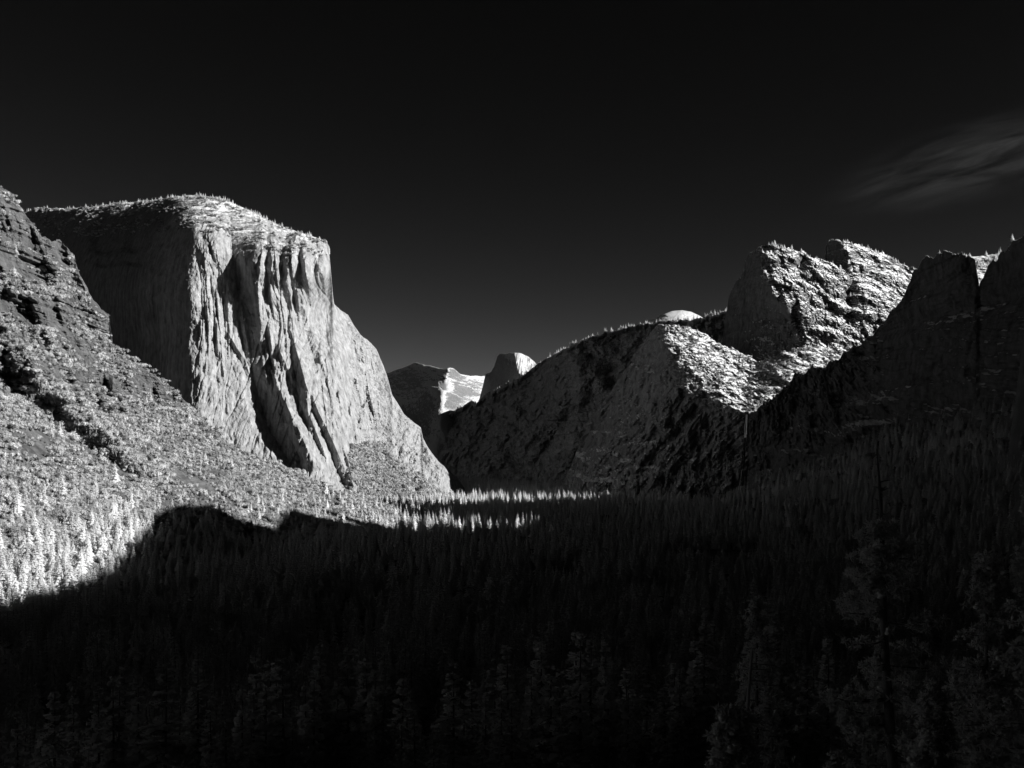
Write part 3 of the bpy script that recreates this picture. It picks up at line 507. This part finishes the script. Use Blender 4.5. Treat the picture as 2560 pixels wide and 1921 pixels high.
def blob(c, r, rng, nu=7, nv=4):
    th = np.linspace(0, 2 * math.pi, nu, endpoint=False); ph = np.linspace(0.25, math.pi - 0.3, nv); V = []
    for p in ph:
        for t in th:
            q = r * (0.7 + 0.3 * rng.random()); V.append((c[0] + q * math.sin(p) * math.cos(t), c[1] + q * math.sin(p) * math.sin(t), c[2] + q * math.cos(p)))
    Q = []
    for i in range(nv - 1):
        for j in range(nu): Q.append((i * nu + j, (i + 1) * nu + j, (i + 1) * nu + (j + 1) % nu, i * nu + (j + 1) % nu))
    V.append((c[0], c[1], c[2] + r * .8)); 
    Q = Q + [(len(V) - 1, j, (j + 1) % nu, (j + 1) % nu) for j in range(0)]
    T = [(len(V) - 1, j, (j + 1) % nu) for j in range(nu)]
    return np.array(V), Q, T
def merge(parts):
    V = []; Q = []; T = []; mq = []; mt = []; o = 0
    for v, q, t, m in parts:
        V.append(v); 
        if q is not None and len(q): Q.append(np.asarray(q) + o); mq += [m] * len(q)
        if t is not None and len(t): T.append(np.asarray(t) + o); mt += [m] * len(t)
        o += len(v)
    return np.concatenate(V), (np.concatenate(Q) if Q else None), (np.concatenate(T) if T else None), mq + mt
def tube(pts, rad, n=6):
    """tapered limb along points"""
    V = []; Q = []
    pts = [np.array(p, float) for p in pts]
    for i, p in enumerate(pts):
        d = (pts[min(i + 1, len(pts) - 1)] - pts[max(i - 1, 0)]); d /= np.linalg.norm(d) + 1e-9
        a = np.cross(d, (0, 1, 0.1)); a /= np.linalg.norm(a) + 1e-9; b = np.cross(d, a)
        for j in range(n):
            t = 2 * math.pi * j / n; V.append(p + rad[i] * (a * math.cos(t) + b * math.sin(t)))
    for i in range(len(pts) - 1):
        for j in range(n): Q.append((i * n + j, i * n + (j + 1) % n, (i + 1) * n + (j + 1) % n, (i + 1) * n + j))
    return np.array(V), Q
def bush_mesh(seed):
    r = np.random.default_rng(seed); n = 6
    C = np.column_stack([r.normal(0, .42, n), r.normal(0, .42, n), .55 + .35 * r.random(n)]); R = .38 + .22 * r.random(n); C[0] = (0, 0, .8); R[0] = .6
    parts = []
    for c, q in zip(C, R):
        v, qq, t = blob(c, q * .62, r); parts.append((v, qq, t, 0))
    v, q = leaf_cards(C, R, 460, .08, r); parts.append((v, q, None, 0))
    v, q = tube([(0, 0, -.5), (0, 0, .5)], [.07, .05], 4); parts.append((v, q, None, 1))
    V, Q, T, m = merge(parts); return mesh_np('leafy_tree', V, Q, T, [M_BUSH, M_BARK], m)
def conifer_mesh(seed, width=.16, levels=20, per=8, bare=.08, trunk=True):
    r = np.random.default_rng(seed); V = []; T = []
    for i in range(levels):
        f = i / (levels - 1); z = bare + (1 - bare) * f**0.9 * .97; w = width * (1 - f)**0.8 * (.8 + .4 * r.random()) + .008
        if f < .15: w *= .75 + 1.6 * f
        k = max(4, int(per * (1 - .4 * f))); a0 = r.random() * 6.28
        for j in range(k):
            a = a0 + 6.283 * j / k + r.normal(0, .2); l = w * (.6 + .6 * r.random()); d = np.array([math.cos(a), math.sin(a), 0]); s = np.array([-d[1], d[0], 0])
            b = np.array([0, 0, z + r.normal(0, .008)]); tip = b + d * l + np.array([0, 0, -.35 * l]); mid = b + d * l * .55 + np.array([0, 0, .02 * l])
            hw = l * .30; dz = np.array([0, 0, -.22 * l])
            o = len(V); V += [b, mid + s * hw + dz, tip, mid - s * hw + dz, mid + np.array([0, 0, .06 * l])]
            T += [(o, o + 1, o + 4), (o + 1, o + 2, o + 4), (o + 2, o + 3, o + 4), (o + 3, o, o + 4)]
    o = len(V); V += [np.array([.006, 0, .95]), np.array([-.006, 0, .95]), np.array([0, 0, 1.0])]; T.append((o, o + 1, o + 2))
    tv, tq = tube([(0, 0, -.06), (0, 0, .4), (0, 0, .96)], [.012, .009, .002], 5)
    if not trunk: return (np.array(V), np.array(T)), (tv, tq)
    V_, Q, T_, m = merge([(np.array(V), None, T, 0), (tv, tq, None, 1)]); return mesh_np('conifer_tree', V_, Q, T_, [M_CONE, M_BARK], m)
BUSH = [bush_mesh(i) for i in range(4)]
CONE = [conifer_mesh(20 + i, w) for i, w in enumerate((.15, .19, .24))]

# geometry-node scatter used only for uncountable growth
def scatter_group():
    ng = bpy.data.node_groups.new('scatter', 'GeometryNodeTree')
    ng.interface.new_socket('Geometry', in_out='INPUT', socket_type='NodeSocketGeometry')
    ng.interface.new_socket('Object', in_out='INPUT', socket_type='NodeSocketObject')
    ng.interface.new_socket('Geometry', in_out='OUTPUT', socket_type='NodeSocketGeometry')
    n = ng.nodes; k = ng.links.new
    gi = n.new('NodeGroupInput'); go = n.new('NodeGroupOutput'); oi = n.new('GeometryNodeObjectInfo'); oi.transform_space = 'ORIGINAL'
    k(gi.outputs[1], oi.inputs['Object'])
    ip = n.new('GeometryNodeInstanceOnPoints'); k(gi.outputs[0], ip.inputs['Points']); k(oi.outputs['Geometry'], ip.inputs['Instance'])
    a = n.new('GeometryNodeInputNamedAttribute'); a.data_type = 'FLOAT_VECTOR'; a.inputs['Name'].default_value = 'sc'
    b = n.new('GeometryNodeInputNamedAttribute'); b.data_type = 'FLOAT_VECTOR'; b.inputs['Name'].default_value = 'ro'
    k(a.outputs['Attribute'], ip.inputs['Scale']); k(b.outputs['Attribute'], ip.inputs['Rotation'])
    k(ip.outputs[0], go.inputs[0]); return ng
NG = scatter_group()
def scatter(name, P, S, proto, label, cat, rng=RNG, lean=0.04):
    me = bpy.data.meshes.new(name); me.vertices.add(len(P)); me.vertices.foreach_set('co', np.ascontiguousarray(P, np.float32).ravel())
    sc = me.attributes.new('sc', 'FLOAT_VECTOR', 'POINT'); sc.data.foreach_set('vector', np.ascontiguousarray(S, np.float32).ravel())
    R = np.column_stack([rng.normal(0, lean, len(P)), rng.normal(0, lean, len(P)), rng.random(len(P)) * 6.283])
    ro = me.attributes.new('ro', 'FLOAT_VECTOR', 'POINT'); ro.data.foreach_set('vector', np.ascontiguousarray(R, np.float32).ravel())
    o = link(name, me); md = o.modifiers.new('scatter', 'NODES'); md.node_group = NG
    md[NG.interface.items_tree[[i.name for i in NG.interface.items_tree].index('Object')].identifier] = proto
    tag(o, label, cat, kind='stuff'); return o

# --- all conifers, largest ones kept apart as things
trees = []          # rows: x, y, z, height, widthfactor, zone
def add_trees(P, h, zone, wf=None):
    n = len(P); wf = np.full(n, 1.0) if wf is None else wf
    trees.append(np.column_stack([P, h, wf, np.full(n, zone)]))
rg = np.random.default_rng(77)
def hill_mask_line(px): return np.interp(px, [0, 300, 640, 1000, 1150], [1640, 1560, 1440, 1350, 1345])
# valley floor and slopes in view
n = 60000; yy = 140 + (7600 - 140) * rg.random(n)**1.15; xx = (rg.random(n) * 1.12 - .56) * yy
zz = ground_h(xx, yy); q = CX + F * xx / yy; w = CY - F * zz / yy
clear = (np.abs(xx - 285) < 60) & (np.abs(yy - 1500) < 110)
keep = (~clear) & (q > -150) & (q < 2750) & (xx < 880) & (fbm(xx / 90, yy / 90, xx * 0 + 5, 3) > -0.42)
keep &= ~((q < 640) & (yy > 1500)) & ~((q < 1100) & (yy > 2300) & (q < 880)) & (zz < 140) & ~((yy < 260) & (np.abs(xx) < 9999) & (q < 2750) & (rg.random(n) < 0.35))
P = np.column_stack([xx, yy, zz])[keep]; P[:, 2] -= 1
h = 10 + 30 * rg.random(len(P))**1.1 + 11 * fbm(P[:, 0] / 90, P[:, 1] / 90, P[:, 0] * 0 + 2, 2)
topy = CY - F * (P[:, 2] + h) / P[:, 1]
near = P[:, 1] < 420
kk = ~near | (topy > 1560 - 0.1 * (CX + F * P[:, 0] / P[:, 1] - 1280))
P = P[kk]; h = h[kk]
add_trees(P, h, 0)
ALLT = np.concatenate(trees); print('conifers', len(ALLT))
size = ALLT[:, 3] / ALLT[:, 1]
qx_ = CX + F * ALLT[:, 0] / ALLT[:, 1]; ty_ = CY - F * (ALLT[:, 2] + ALLT[:, 3]) / ALLT[:, 1]
inview = (qx_ > -20) & (qx_ < 2580) & (ty_ < 1925)
order = np.argsort(-size * inview)
SPECIAL = 12
big = order[:300 - SPECIAL]; rest = np.setdiff1d(np.arange(len(ALLT)), big)

# detailed conifer kinds for the near ones: trunk, branches, crown
def near_conifer(seed, width, bare, density=1.0, droop=.35):
    r = np.random.default_rng(seed); BV = []; CV = []; CT = []
    lev = int(46 * density)
    for i in range(lev):
        f = min(.999, max(0, (i + r.normal(0, 1.2)) / (lev - 1))); z = bare + (1 - bare) * f * .985
        w = width * (1 - f)**.85 + .006
        if f < .2: w *= .7 + 1.5 * f
        k = 5 if f < .85 else 4
        for j in range(k):
            a = r.random() * 6.283; l = w * (.4 + .8 * r.random()); z = z + r.normal(0, .006); d = np.array([math.cos(a), math.sin(a), 0]); s = np.array([-d[1], d[0], 0])
            b = np.array([0, 0, z]); tip = b + d * l + np.array([0, 0, -droop * l])
            if l > .02:
                v, q_ = tube([b, (b + tip) / 2 + np.array([0, 0, .05 * l]), tip], [.0022, .0014, .0005], 3); BV.append((v, q_, None, 0))
            m = max(3, int(16 * l / width))
            for u in range(m):
                t = .25 + .8 * (u + r.random()) / m; p = b + d * l * t + np.array([0, 0, (-droop * t * t + .06 * t) * l])
                for sd in (-1, 1):
                    ll = .014 + .22 * l * (1.15 - t) * (.6 + .8 * r.random()); e = p + (s * sd + d * .6 + np.array([0, 0, -.25 + .5 * r.random()])) * ll; g_ = np.array([0, 0, .30 * ll + .002]) + d * .25 * ll
                    o = len(CV); CV += [p, e + g_ * .3, e - g_ * .6, p + d * .12 * ll - g_]; CT += [(o, o + 1, o + 2), (o, o + 2, o + 3)]
    tr, tq = tube([(0, 0, -.08), (0, 0, .3), (.002, 0, .7), (0, 0, 1.0)], [.0135, .010, .005, .0008], 8)
    bv, bq, bt, _ = merge(BV)
    tv, tq2, _, _ = merge([(tr, tq, None, 0), (bv, bq, None, 0)])
    return (mesh_np('trunk', tv, tq2, mats=[M_BARK], smooth=True), mesh_np('crown', np.array(CV), None, CT, [M_NEAR]))
KINDS = [near_conifer(1, .13, .10), near_conifer(2, .17, .14), near_conifer(3, .20, .22, .85, .15), near_conifer(4, .10, .06)]

def tree_thing(name, loc, h, rz, label, kind, group=None, lean=(0, 0), wf=1.0, cat='tree', parts=('trunk', 'crown')):
    e = bpy.data.objects.new(name, None); COL.objects.link(e); e.location = loc; e.scale = (h * wf, h * wf, h); e.rotation_euler = (lean[0], lean[1], rz)
    e.empty_display_size = 0.1
    tag(e, label, cat, group)
    for nm, me in zip(parts, KINDS[kind]):
        if me: link(nm, me, e)
    return e
zone_label = {
 'l': ('tall conifer in the dark forest at lower left', 'conifers of the dark forest at lower left'),
 'c': ('tall conifer in the dark forest at bottom centre', 'conifers of the dark forest at bottom centre'),
 'r': ('tall conifer in the dark forest at lower right', 'conifers of the dark forest at lower right')}
for i in big:
    x, y, z, h, wf, zn = ALLT[i]; qq = CX + F * x / y; zk = 'l' if qq < 853 else ('c' if qq < 1706 else 'r')
    tree_thing('conifer_tree', (x, y, z), h, random.random() * 6.28, zone_label[zk][0], random.choice((0, 0, 1, 3, 2)), zone_label[zk][1], (random.gauss(0, .015), random.gauss(0, .015)))

# --- singled out trees
def at(px, py, D): return ((px - CX) / F * D, D, (CY - py) / F * D)
def special(px, ptop, pbase, D, kind, label, name='conifer_tree', wf=1.0, lean=(0, 0)):
    a = at(px, pbase, D); h = (pbase - ptop) / F * D
    return tree_thing(name, a, h, random.random() * 6, label, kind, None, lean, wf)
def pine_with_snag():
    D = 95.0; b = at(2235, 2150, D); h = (2150 - 1122) / F * D
    e = bpy.data.objects.new('pine_tree', None); COL.objects.link(e); e.location = b
    tag(e, 'tall pine with a bare dead top standing in front of the dark crag', 'tree')
    r = np.random.default_rng(5); dx = -45 / F * D
    def ax(t): return np.array([dx * t**1.3 + .12 * math.sin(t * 9), 0, h * t])
    v, q = tube([ax(t) for t in np.linspace(-.03, 1, 16)], [.52 * (1 - t)**.8 + .055 for t in np.linspace(0, 1, 16)], 10)
    BR = [(v, q, None, 0)]; CV = []; CQ = []; o = 0; C = []
    for i in range(95):
        t = .05 + .76 * r.random() if i < 80 else .82 + .17 * r.random(); a = r.random() * 6.28; l = (3.0 + 3.2 * r.random()) * (1.15 - t) ** .5 * (1 if t < .8 else .28)
        if t > .6 and t < .8: l *= .75
        p = ax(t); d = np.array([math.cos(a), math.sin(a), 0]); pts = [p]
        for k in range(4): p = p + d * l / 4 + np.array([0, 0, (-.12 + .09 * k) * l / 2.5]) + r.normal(0, .07, 3); pts.append(p)
        v, q = tube(pts, [.075, .06, .045, .03, .012], 4); BR.append((v, q, None, 0))
        if t < .81:
            for k in range(1, 5):
                for m in range(3): C.append(pts[k] + r.normal(0, .33, 3))
    bv, bq, _, _ = merge(BR); link('trunk', mesh_np('trunk', bv, bq, mats=[M_BARK], smooth=True), e)
    C = np.array(C); V, Q = needle_tufts(C, 34, .50, r); link('crown', mesh_np('crown', V, Q, mats=[M_NEAR]), e)
    sp, sq, st = snow_lumps([p for p in C[::37]], r, .35); link('snow_clumps', mesh_np('snow_clumps', sp, sq, st, [M_SNOW], smooth=True), e)
    return e
def needle_tufts(C, n, ln, r):
    m = len(C) * n; c = np.repeat(C, n, 0); d = r.normal(size=(m, 3)); d[:, 2] += .35; d /= np.linalg.norm(d, axis=1)[:, None]
    s = np.cross(d, r.normal(size=(m, 3))); s /= np.linalg.norm(s, axis=1)[:, None]; l = ln * (.6 + .7 * r.random(m))[:, None]
    V = np.stack([c, c + d * l * .6 + s * .055, c + d * l, c + d * l * .6 - s * .055], 1).reshape(-1, 3); return V, np.arange(4 * m).reshape(m, 4)
def snow_lumps(pts, r, rad):
    parts = []
    for p in pts:
        for k in range(3):
            v, q, t = blob(np.zeros(3), rad * (.5 + .6 * r.random()), r, 8, 5); v[:, 2] *= .7
            a = r.random() * 6.28; v = v + p + np.array([math.cos(a) * rad * .8, math.sin(a) * rad * .8, .1 - .5 * rad * k]); parts.append((v, q, t, 0))
    V, Q, T, _ = merge(parts); return V, Q, T
pine_with_snag()
def bushy_pine(px, ptop, pbase, D, label, seed, spread, snow=6, name='pine_tree', tufts=26, crown_from=.08):
    h = (pbase - ptop) / F * D; b = at(px, pbase, D); r = np.random.default_rng(seed)
    e = bpy.data.objects.new(name, None); COL.objects.link(e); e.location = b; tag(e, label, 'tree')
    v, q = tube([(0.05 * math.sin(t * 7), 0, h * t) for t in np.linspace(-.03, 1, 14)], [.012 * h * (1 - t)**.9 + .02 for t in np.linspace(0, 1, 14)], 8)
    BR = [(v, q, None, 0)]; C = []
    for i in range(150):
        t = crown_from + (.98 - crown_from) * r.random()**.9; a = r.random() * 6.28; l = spread * (1 - t)**.75 * (.6 + .6 * r.random()) + .25; p = np.array([0, 0, h * t]); d = np.array([math.cos(a), math.sin(a), 0]); pts = [p]
        for k in range(4): p = p + d * l / 4 + np.array([0, 0, (-.10 + .05 * k) * l / 2]) + r.normal(0, .03, 3); pts.append(p)
        v, q = tube(pts, [.045, .035, .028, .02, .008], 4); BR.append((v, q, None, 0))
        for k in range(1, 5):
            for m in range(2): C.append(pts[k] + r.normal(0, .16 + .04 * l, 3))
    bv, bq, _, _ = merge(BR); link('trunk', mesh_np('trunk', bv, bq, mats=[M_BARK], smooth=True), e)
    C = np.array(C); V, Q = needle_tufts(C, tufts, .36, r); link('crown', mesh_np('crown', V, Q, mats=[M_NEAR]), e)
    low = C[C[:, 1] < 0]; ii = r.integers(0, len(low), snow); sp, sq, st = snow_lumps([low[k] for k in ii], r, .28)
    link('snow_clumps', mesh_np('snow_clumps', sp, sq, st, [M_SNOW], smooth=True), e)
bushy_pine(2468, 1370, 2260, 75, 'full needled pine with snow clumps near the right edge', 31, 4.2, 22)
bushy_pine(2640, 1090, 2500, 55, 'large pine cut by the right edge of the picture', 32, 4.6, 10)
bushy_pine(1893, 1478, 2160, 105, 'slender feathery fir at lower right with a pointed pale crown', 33, 4.6, 4, 'fir_tree', 16, .03)
bushy_pine(2330, 1730, 2350, 60, 'low snow laden young pine below the full needled pine', 34, 2.7, 26)
bushy_pine(1835, 1775, 2200, 52, 'small snow laden young pine at the bottom beside a leaning bare trunk', 35, 1.8, 20)
def snag(px0, py0, px1, py1, D, label, rad):
    a = np.array(at(px1, py1, D)); b = np.array(at(px0, py0, D)); r = np.random.default_rng(int(px0))
    e = bpy.data.objects.new('dead_tree', None); COL.objects.link(e); e.location = a; tag(e, label, 'dead tree')
    d = b - a; v, q = tube([d * t + (0.06 * math.sin(6 * t), 0, 0) for t in np.linspace(0, 1, 8)], [rad * (1 - .8 * t) for t in np.linspace(0, 1, 8)], 8)
    BR = [(v, q, None, 0)]
    for i in range(22):
        t = .3 + .65 * r.random(); an = r.random() * 6.28; l = np.linalg.norm(d) * .07 * (.5 + r.random()); p = d * t
        v, q = tube([p, p + np.array([math.cos(an) * l, math.sin(an) * l, -.1 * l]), p + np.array([math.cos(an) * l * 1.7, math.sin(an) * l * 1.7, -.35 * l])], [rad * .15, rad * .1, rad * .03], 4); BR.append((v, q, None, 0))
    bv, bq, _, _ = merge(BR); link('trunk', mesh_np('trunk', bv, bq, mats=[M_DEAD], smooth=True), e)
snag(1882, 1620, 1845, 2150, 60, 'dark leaning bare trunk at the bottom, in front of the slender fir', .24)
snag(1762, 1575, 1762, 2000, 190, 'thin pale dead trunk left of the slender fir', .35)
snag(2062, 1640, 2066, 2000, 150, 'thin bare snag between the slender fir and the bare topped pine', .22)
special(1254, 1272, 1345, 1960, 1, 'lone bright conifer lit by the sun above the dark valley forest')
special(1765, 1478, 1790, 300, 3, 'narrow spire topped fir left of the slender feathery fir', 'fir_tree')
special(1214, 1740, 2150, 170, 0, 'dark fir whose tip rises at bottom centre', 'fir_tree')

# --- the rest of the forest
def proto(name, me, loc, sc, label, cat, group=None, rz=0):
    o = link(name, me); o.location = loc; o.scale = sc; o.rotation_euler = (0, 0, rz); tag(o, label, cat, group); return o
PC = []
for k, (qx, D, hh) in enumerate(((1120, 1990, 34), (1180, 2030, 36), (1060, 2010, 33))):
    z = float(ground_h(np.array([(qx - CX) / F * D]), np.array([float(D)]))[0])
    PC.append(proto('conifer_tree', CONE[k], ((qx - CX) / F * D, D, z), (hh, hh, hh), ['sunlit conifer standing in the middle of the nearer bright row of trees', 'sunlit conifer right of centre in the nearer bright row of trees', 'sunlit conifer towards the left of the nearer bright row of trees'][k], 'tree'))
R_ = ALLT[rest]; kk = rg.integers(0, 3, len(R_))
for k in range(3):
    A = R_[kk == k]; s = A[:, 3:4] * np.column_stack([.85 + .4 * rg.random(len(A)), .85 + .4 * rg.random(len(A)), np.ones(len(A))])
    scatter('conifer_forest', A[:, :3], s, PC[k], ['dense conifer forest over the valley floor', 'slim conifers mixed through the valley forest', 'broad conifers mixed through the valley forest'][k], 'forest')
# conifers at the foot of the left hillside, on rims and ledges
def rim_trees(s, n, depth_rows, hlo, hhi, label, pxr=None, hang=.0, back=0):
    P, q, w = sheet_pts(s, n, None, 0, depth_rows)
    if pxr: m = (q > pxr[0]) & (q < pxr[1]); P = P[m]
    P = P[rg.random(len(P)) < .08 + sstep(-.15, .35, fbm(P[:, 0] / 45, P[:, 1] / 45, P[:, 2] / 45, 3, .7))]
    h = hlo * .7 + (hhi * 1.1 - hlo * .7) * rg.random(len(P))**1.7
    if back: P = P * (1 + back * rg.random(len(P)) / P[:, 1])[:, None]
    P[:, 2] -= .06 * h
    k = len(P) // 2
    for a, b, pr in ((0, k, PC[0]), (k, len(P), PC[2])):
        H = h[a:b, None]; scatter('rim_trees', P[a:b], H * np.array([[1.3, 1.3, 1.0]]), pr, label + (' of slim shape' if a == 0 else ' of broad shape'), 'trees')
rim_trees(S_CAP, 1300, 0.016, 8, 19, 'scattered trees along the top of the great wall', (60, 830), back=60)
rim_trees(S_RIM, 5500, 0.10, 14, 34, 'dense trees along the canyon rim', back=80)
rim_trees(S_MC, 260, .02, 10, 22, 'few trees on the crest of the tall snowy peak', (1860, 2300))
rim_trees(S_HC, 260, .02, 10, 22, 'few trees on the crest of the furthest peak', (2070, 2400))
rim_trees(S_RT, 60, .02, 8, 18, 'few trees on the edge crag', (2470, 2600))
rim_trees(S_LT, 60, .02, 6, 12, 'few trees on the dark crag', (2250, 2430))
rim_trees(S_SN, 420, .25, 16, 38, 'few trees on the snowy saddle', (2380, 2500))
PB = []
spots = [(520, 1200), (330, 1330), (150, 1200), (640, 1230)]
lab = ['pale leafy tree high on the left hillside below the great wall', 'pale leafy tree low on the left hillside near the shadow edge', 'pale leafy tree in the middle of the nearer left hillside', 'pale leafy tree on the left hillside beneath the foot of the wall']
for k, (qx, qy) in enumerate(spots):
    s = S_HILLB if k in (1, 2) else S_HILL; j = int(np.argmin(np.abs(s['px'] - qx))); i = int(np.argmin(np.abs(s['PY'][:, j] - qy))); PB.append(proto('leafy_tree', BUSH[k], tuple(s['G'][i, j]), (7, 7, 7), lab[k], 'tree'))
def bushes(s, n, mask, rlo, rhi, label, vmin=0, vmax=1, name='leafy_woodland'):
    P, q, w = sheet_pts(s, n, mask, vmin, vmax); r = rlo + (rhi - rlo) * rg.random(len(P))**2; k = rg.integers(0, 4, len(P))
    for j in range(4):
        m = k == j
        if m.sum(): scatter(name, P[m] - np.array([[0, 0, .2]]) * r[m][:, None], np.column_stack([r[m], r[m], r[m] * (.8 + .4 * rg.random(m.sum()))]), PB[j], label, 'woodland', lean=.12)
def m_hill(q, w, P, nrm):
    dg = P[:, 0] + P[:, 2] * 1.05; al = P[:, 2] - P[:, 0]; gap = sstep(-.42, -.12, fbm(dg / 60, al / 220, dg * 0 + 3, 4, .6))
    low = sstep(-80, 60, w - np.interp(q, [0, 250, 500, 560, 700, 1100], [930, 1010, 1120, 1090, 1120, 1300]))
    nz = fbm(P[:, 0] / 70, P[:, 1] / 200, P[:, 2] / 70, 3)
    hi = .75 * sstep(-.15, .30, nz + .25 * nrm[:, 2])
    talus = 1 - .95 * np.exp(-((w - np.interp(q, [560, 640, 760, 900], [1100, 1148, 1215, 1290])) / 7.0)**2) * (q > 560)
    talus2 = 1 - .95 * sstep(14, 8, np.abs(w - np.interp(q, [440, 520, 600, 680], [1150 + 30, 1225, 1275, 1320]))) * (q > 430) * (q < 690)
    return (low * (.12 + .83 * gap) + (1 - low) * hi) * talus * talus2
bushes(S_HILL, 46000, m_hill, 1.8, 9.0, 'pale leafy woodland and scrub over the rocky hillside')
bushes(S_HILLB, 22000, lambda q, w, P, nrm: .12 + .8 * sstep(-.42, -.12, fbm((P[:, 0] + P[:, 2]) / 45, (P[:, 2] - P[:, 0]) / 150, q * 0 + 3, 4, .6)), 1.6, 7.5, 'pale leafy woodland over the nearer left hillside')
def m_tal(q, w, P, nrm):
    t = sstep(0, 14, w - np.interp(q, [880, 960, 1040, 1100, 1180], [1110, 1100, 1110, 1180, 1240])) * (q > 875)
    return t * sstep(-.3, .3, fbm(P[:, 0] / 60, P[:, 1] / 60, P[:, 2] / 60, 3) + .15)
bushes(S_CAP, 60000, m_tal, 5, 11, 'pale scrub on the rubble slope at the foot of the great wall', .5, 1)
def m_captop(q, w, P, nrm): return sstep(.35, .6, nrm[:, 2]) * sstep(0, .4, fbm(P[:, 0] / 50, P[:, 1] / 50, P[:, 2] / 50, 3) + .05) * (w < 640)
bushes(S_CAP, 12000, m_captop, 3, 7, 'scrub on the top of the great wall', 0, .14)
def m_lc(q, w, P, nrm):
    e = np.interp(q, [1600, 1640, 1660, 1700, 1740, 1790, 1850, 1880], [800, 820, 900, 985, 1015, 1035, 1038, 1038]); lit = (w < e)
    b = np.where(q > 1890, .9, .55) * sstep(-.15, .3, fbm(P[:, 0] / 50, P[:, 1] / 50, P[:, 2] / 50, 3) + .1)
    return np.where(lit, b, .25 * sstep(0, .4, fbm(P[:, 0] / 70, P[:, 1] / 70, P[:, 2] / 70, 3)))
bushes(S_LC, 16000, m_lc, 3.5, 8, 'scrub and small trees over the snowy shoulder')
bushes(S_MC, 5000, lambda q, w, P, nrm: .45 * sstep(0, .4, fbm(P[:, 0] / 60, P[:, 1] / 60, P[:, 2] / 60, 3)) * (q > 1900), 3, 7, 'scrub on the tall snowy peak')
bushes(S_HC, 3000, lambda q, w, P, nrm: .5 * sstep(0, .4, fbm(P[:, 0] / 60, P[:, 1] / 60, P[:, 2] / 60, 3)), 3, 7, 'scrub on the furthest peak')
bushes(S_RIM, 12000, lambda q, w, P, nrm: .8 * sstep(-.1, .35, fbm(P[:, 0] / 160, P[:, 1] / 160, P[:, 2] / 160, 3)), 6, 14, 'scrub on the shaded canyon wall')
bushes(S_HILL, 16000, lambda q, w, P, nrm: .75 * sstep(1150, 1000, w) * sstep(-.4, .1, fbm(P[:, 0] / 40, P[:, 1] / 90, P[:, 2] / 40, 4)), 1.2, 3.6, 'small shrubs on the high crags of the rocky hillside')
# hillside conifers
def hill_conifers(s, n, mask, hlo, hhi, label):
    P, q, w = sheet_pts(s, n, mask); h = hlo + (hhi - hlo) * rg.random(len(P)); k = rg.integers(0, 3, len(P))
    for j in range(3):
        m = k == j; scatter('hillside_conifers', P[m] - [0, 0, 1], h[m][:, None] * np.array([[1.1, 1.1, 1]]), PC[j], label, 'trees')
hill_conifers(S_HILLB, 1000, lambda q, w, P, nrm: sstep(1180, 1420, w + .25 * (q - 200)) * .9, 16, 34, 'conifers among the leafy woods at the foot of the left hillside')
hill_conifers(S_HILL, 1100, lambda q, w, P, nrm: .7 * sstep(1250, 1340, w + .05 * q) + .05, 14, 30, 'conifers scattered over the rocky hillside')
def m_lt(q, w, P, nrm): return sstep(-30, 40, w - np.interp(q, [1862, 2050, 2200, 2450], [1230, 1180, 1090, 1050])) * .9
hill_conifers(S_LT, 6000, m_lt, 18, 34, 'shaded conifers at the foot of the dark crag')
hill_conifers(S_RT, 5000, lambda q, w, P, nrm: sstep(1000, 1060, w) * .9, 16, 30, 'shaded conifers at the foot of the edge crag')
hill_conifers(S_MC, 500, lambda q, w, P, nrm: .8 * (q > 1900), 9, 24, 'conifers dotted over the tall snowy peak')
hill_conifers(S_HC, 500, lambda q, w, P, nrm: .8 + 0 * q, 9, 24, 'conifers dotted over the furthest peak')
hill_conifers(S_LC, 2500, lambda q, w, P, nrm: sstep(1130, 1210, w) * .8 + .06 * (w < 1030), 16, 30, 'conifers at the foot of the rock shoulder')
hill_conifers(S_RIM, 5000, lambda q, w, P, nrm: sstep(1140, 1200, w) * .8 + .12, 20, 34, 'conifers on the lower canyon wall')

# ------------------------------------------------------------------ waterfall
def waterfall():
    r = np.random.default_rng(3); V = []; Q = []
    for s_ in range(5):
        x0 = 1866 + r.normal(0, 1.0); dr = r.normal(-14, 4)
        pts = []; rad = []
        for t in np.linspace(0, 1, 14):
            pts.append(np.array(at(x0 + dr * t**1.5 + r.normal(0, .5), 1037 + 178 * t, 3470 - 100 * t))); rad.append(.5 + 1.0 * t)
        v, q = tube(pts, rad, 5); Q += [tuple(np.array(k) + len(V)) for k in q]; V += list(v)
    o = link('waterfall', mesh_np('waterfall', np.array(V), Q, mats=[M_WATER], smooth=True)); tag(o, 'thin faint waterfall dropping from the lip between shoulder and dark crag', 'waterfall')
waterfall()

# ------------------------------------------------------------------ air
hv = np.array([(x, y, z) for x in (-6000, 6000) for y in (-1600, 23500) for z in (-600, 2600)], float)
hq = [(0, 1, 3, 2), (4, 6, 7, 5), (0, 4, 5, 1), (2, 3, 7, 6), (0, 2, 6, 4), (1, 5, 7, 3)]
hm = bpy.data.materials.new('haze'); hm.use_nodes = True; hn = hm.node_tree; hn.nodes.clear()
ho = N(hn.nodes, 'ShaderNodeOutputMaterial'); pv = N(hn.nodes, 'ShaderNodeVolumePrincipled'); hn.links.new(pv.outputs[0], ho.inputs['Volume'])
pv.inputs['Color'].default_value = (1, 1, 1, 1); pv.inputs['Density'].default_value = 2.5e-7
hz = link('haze', mesh_np('haze', hv, hq, mats=[hm])); tag(hz, kind='stuff')
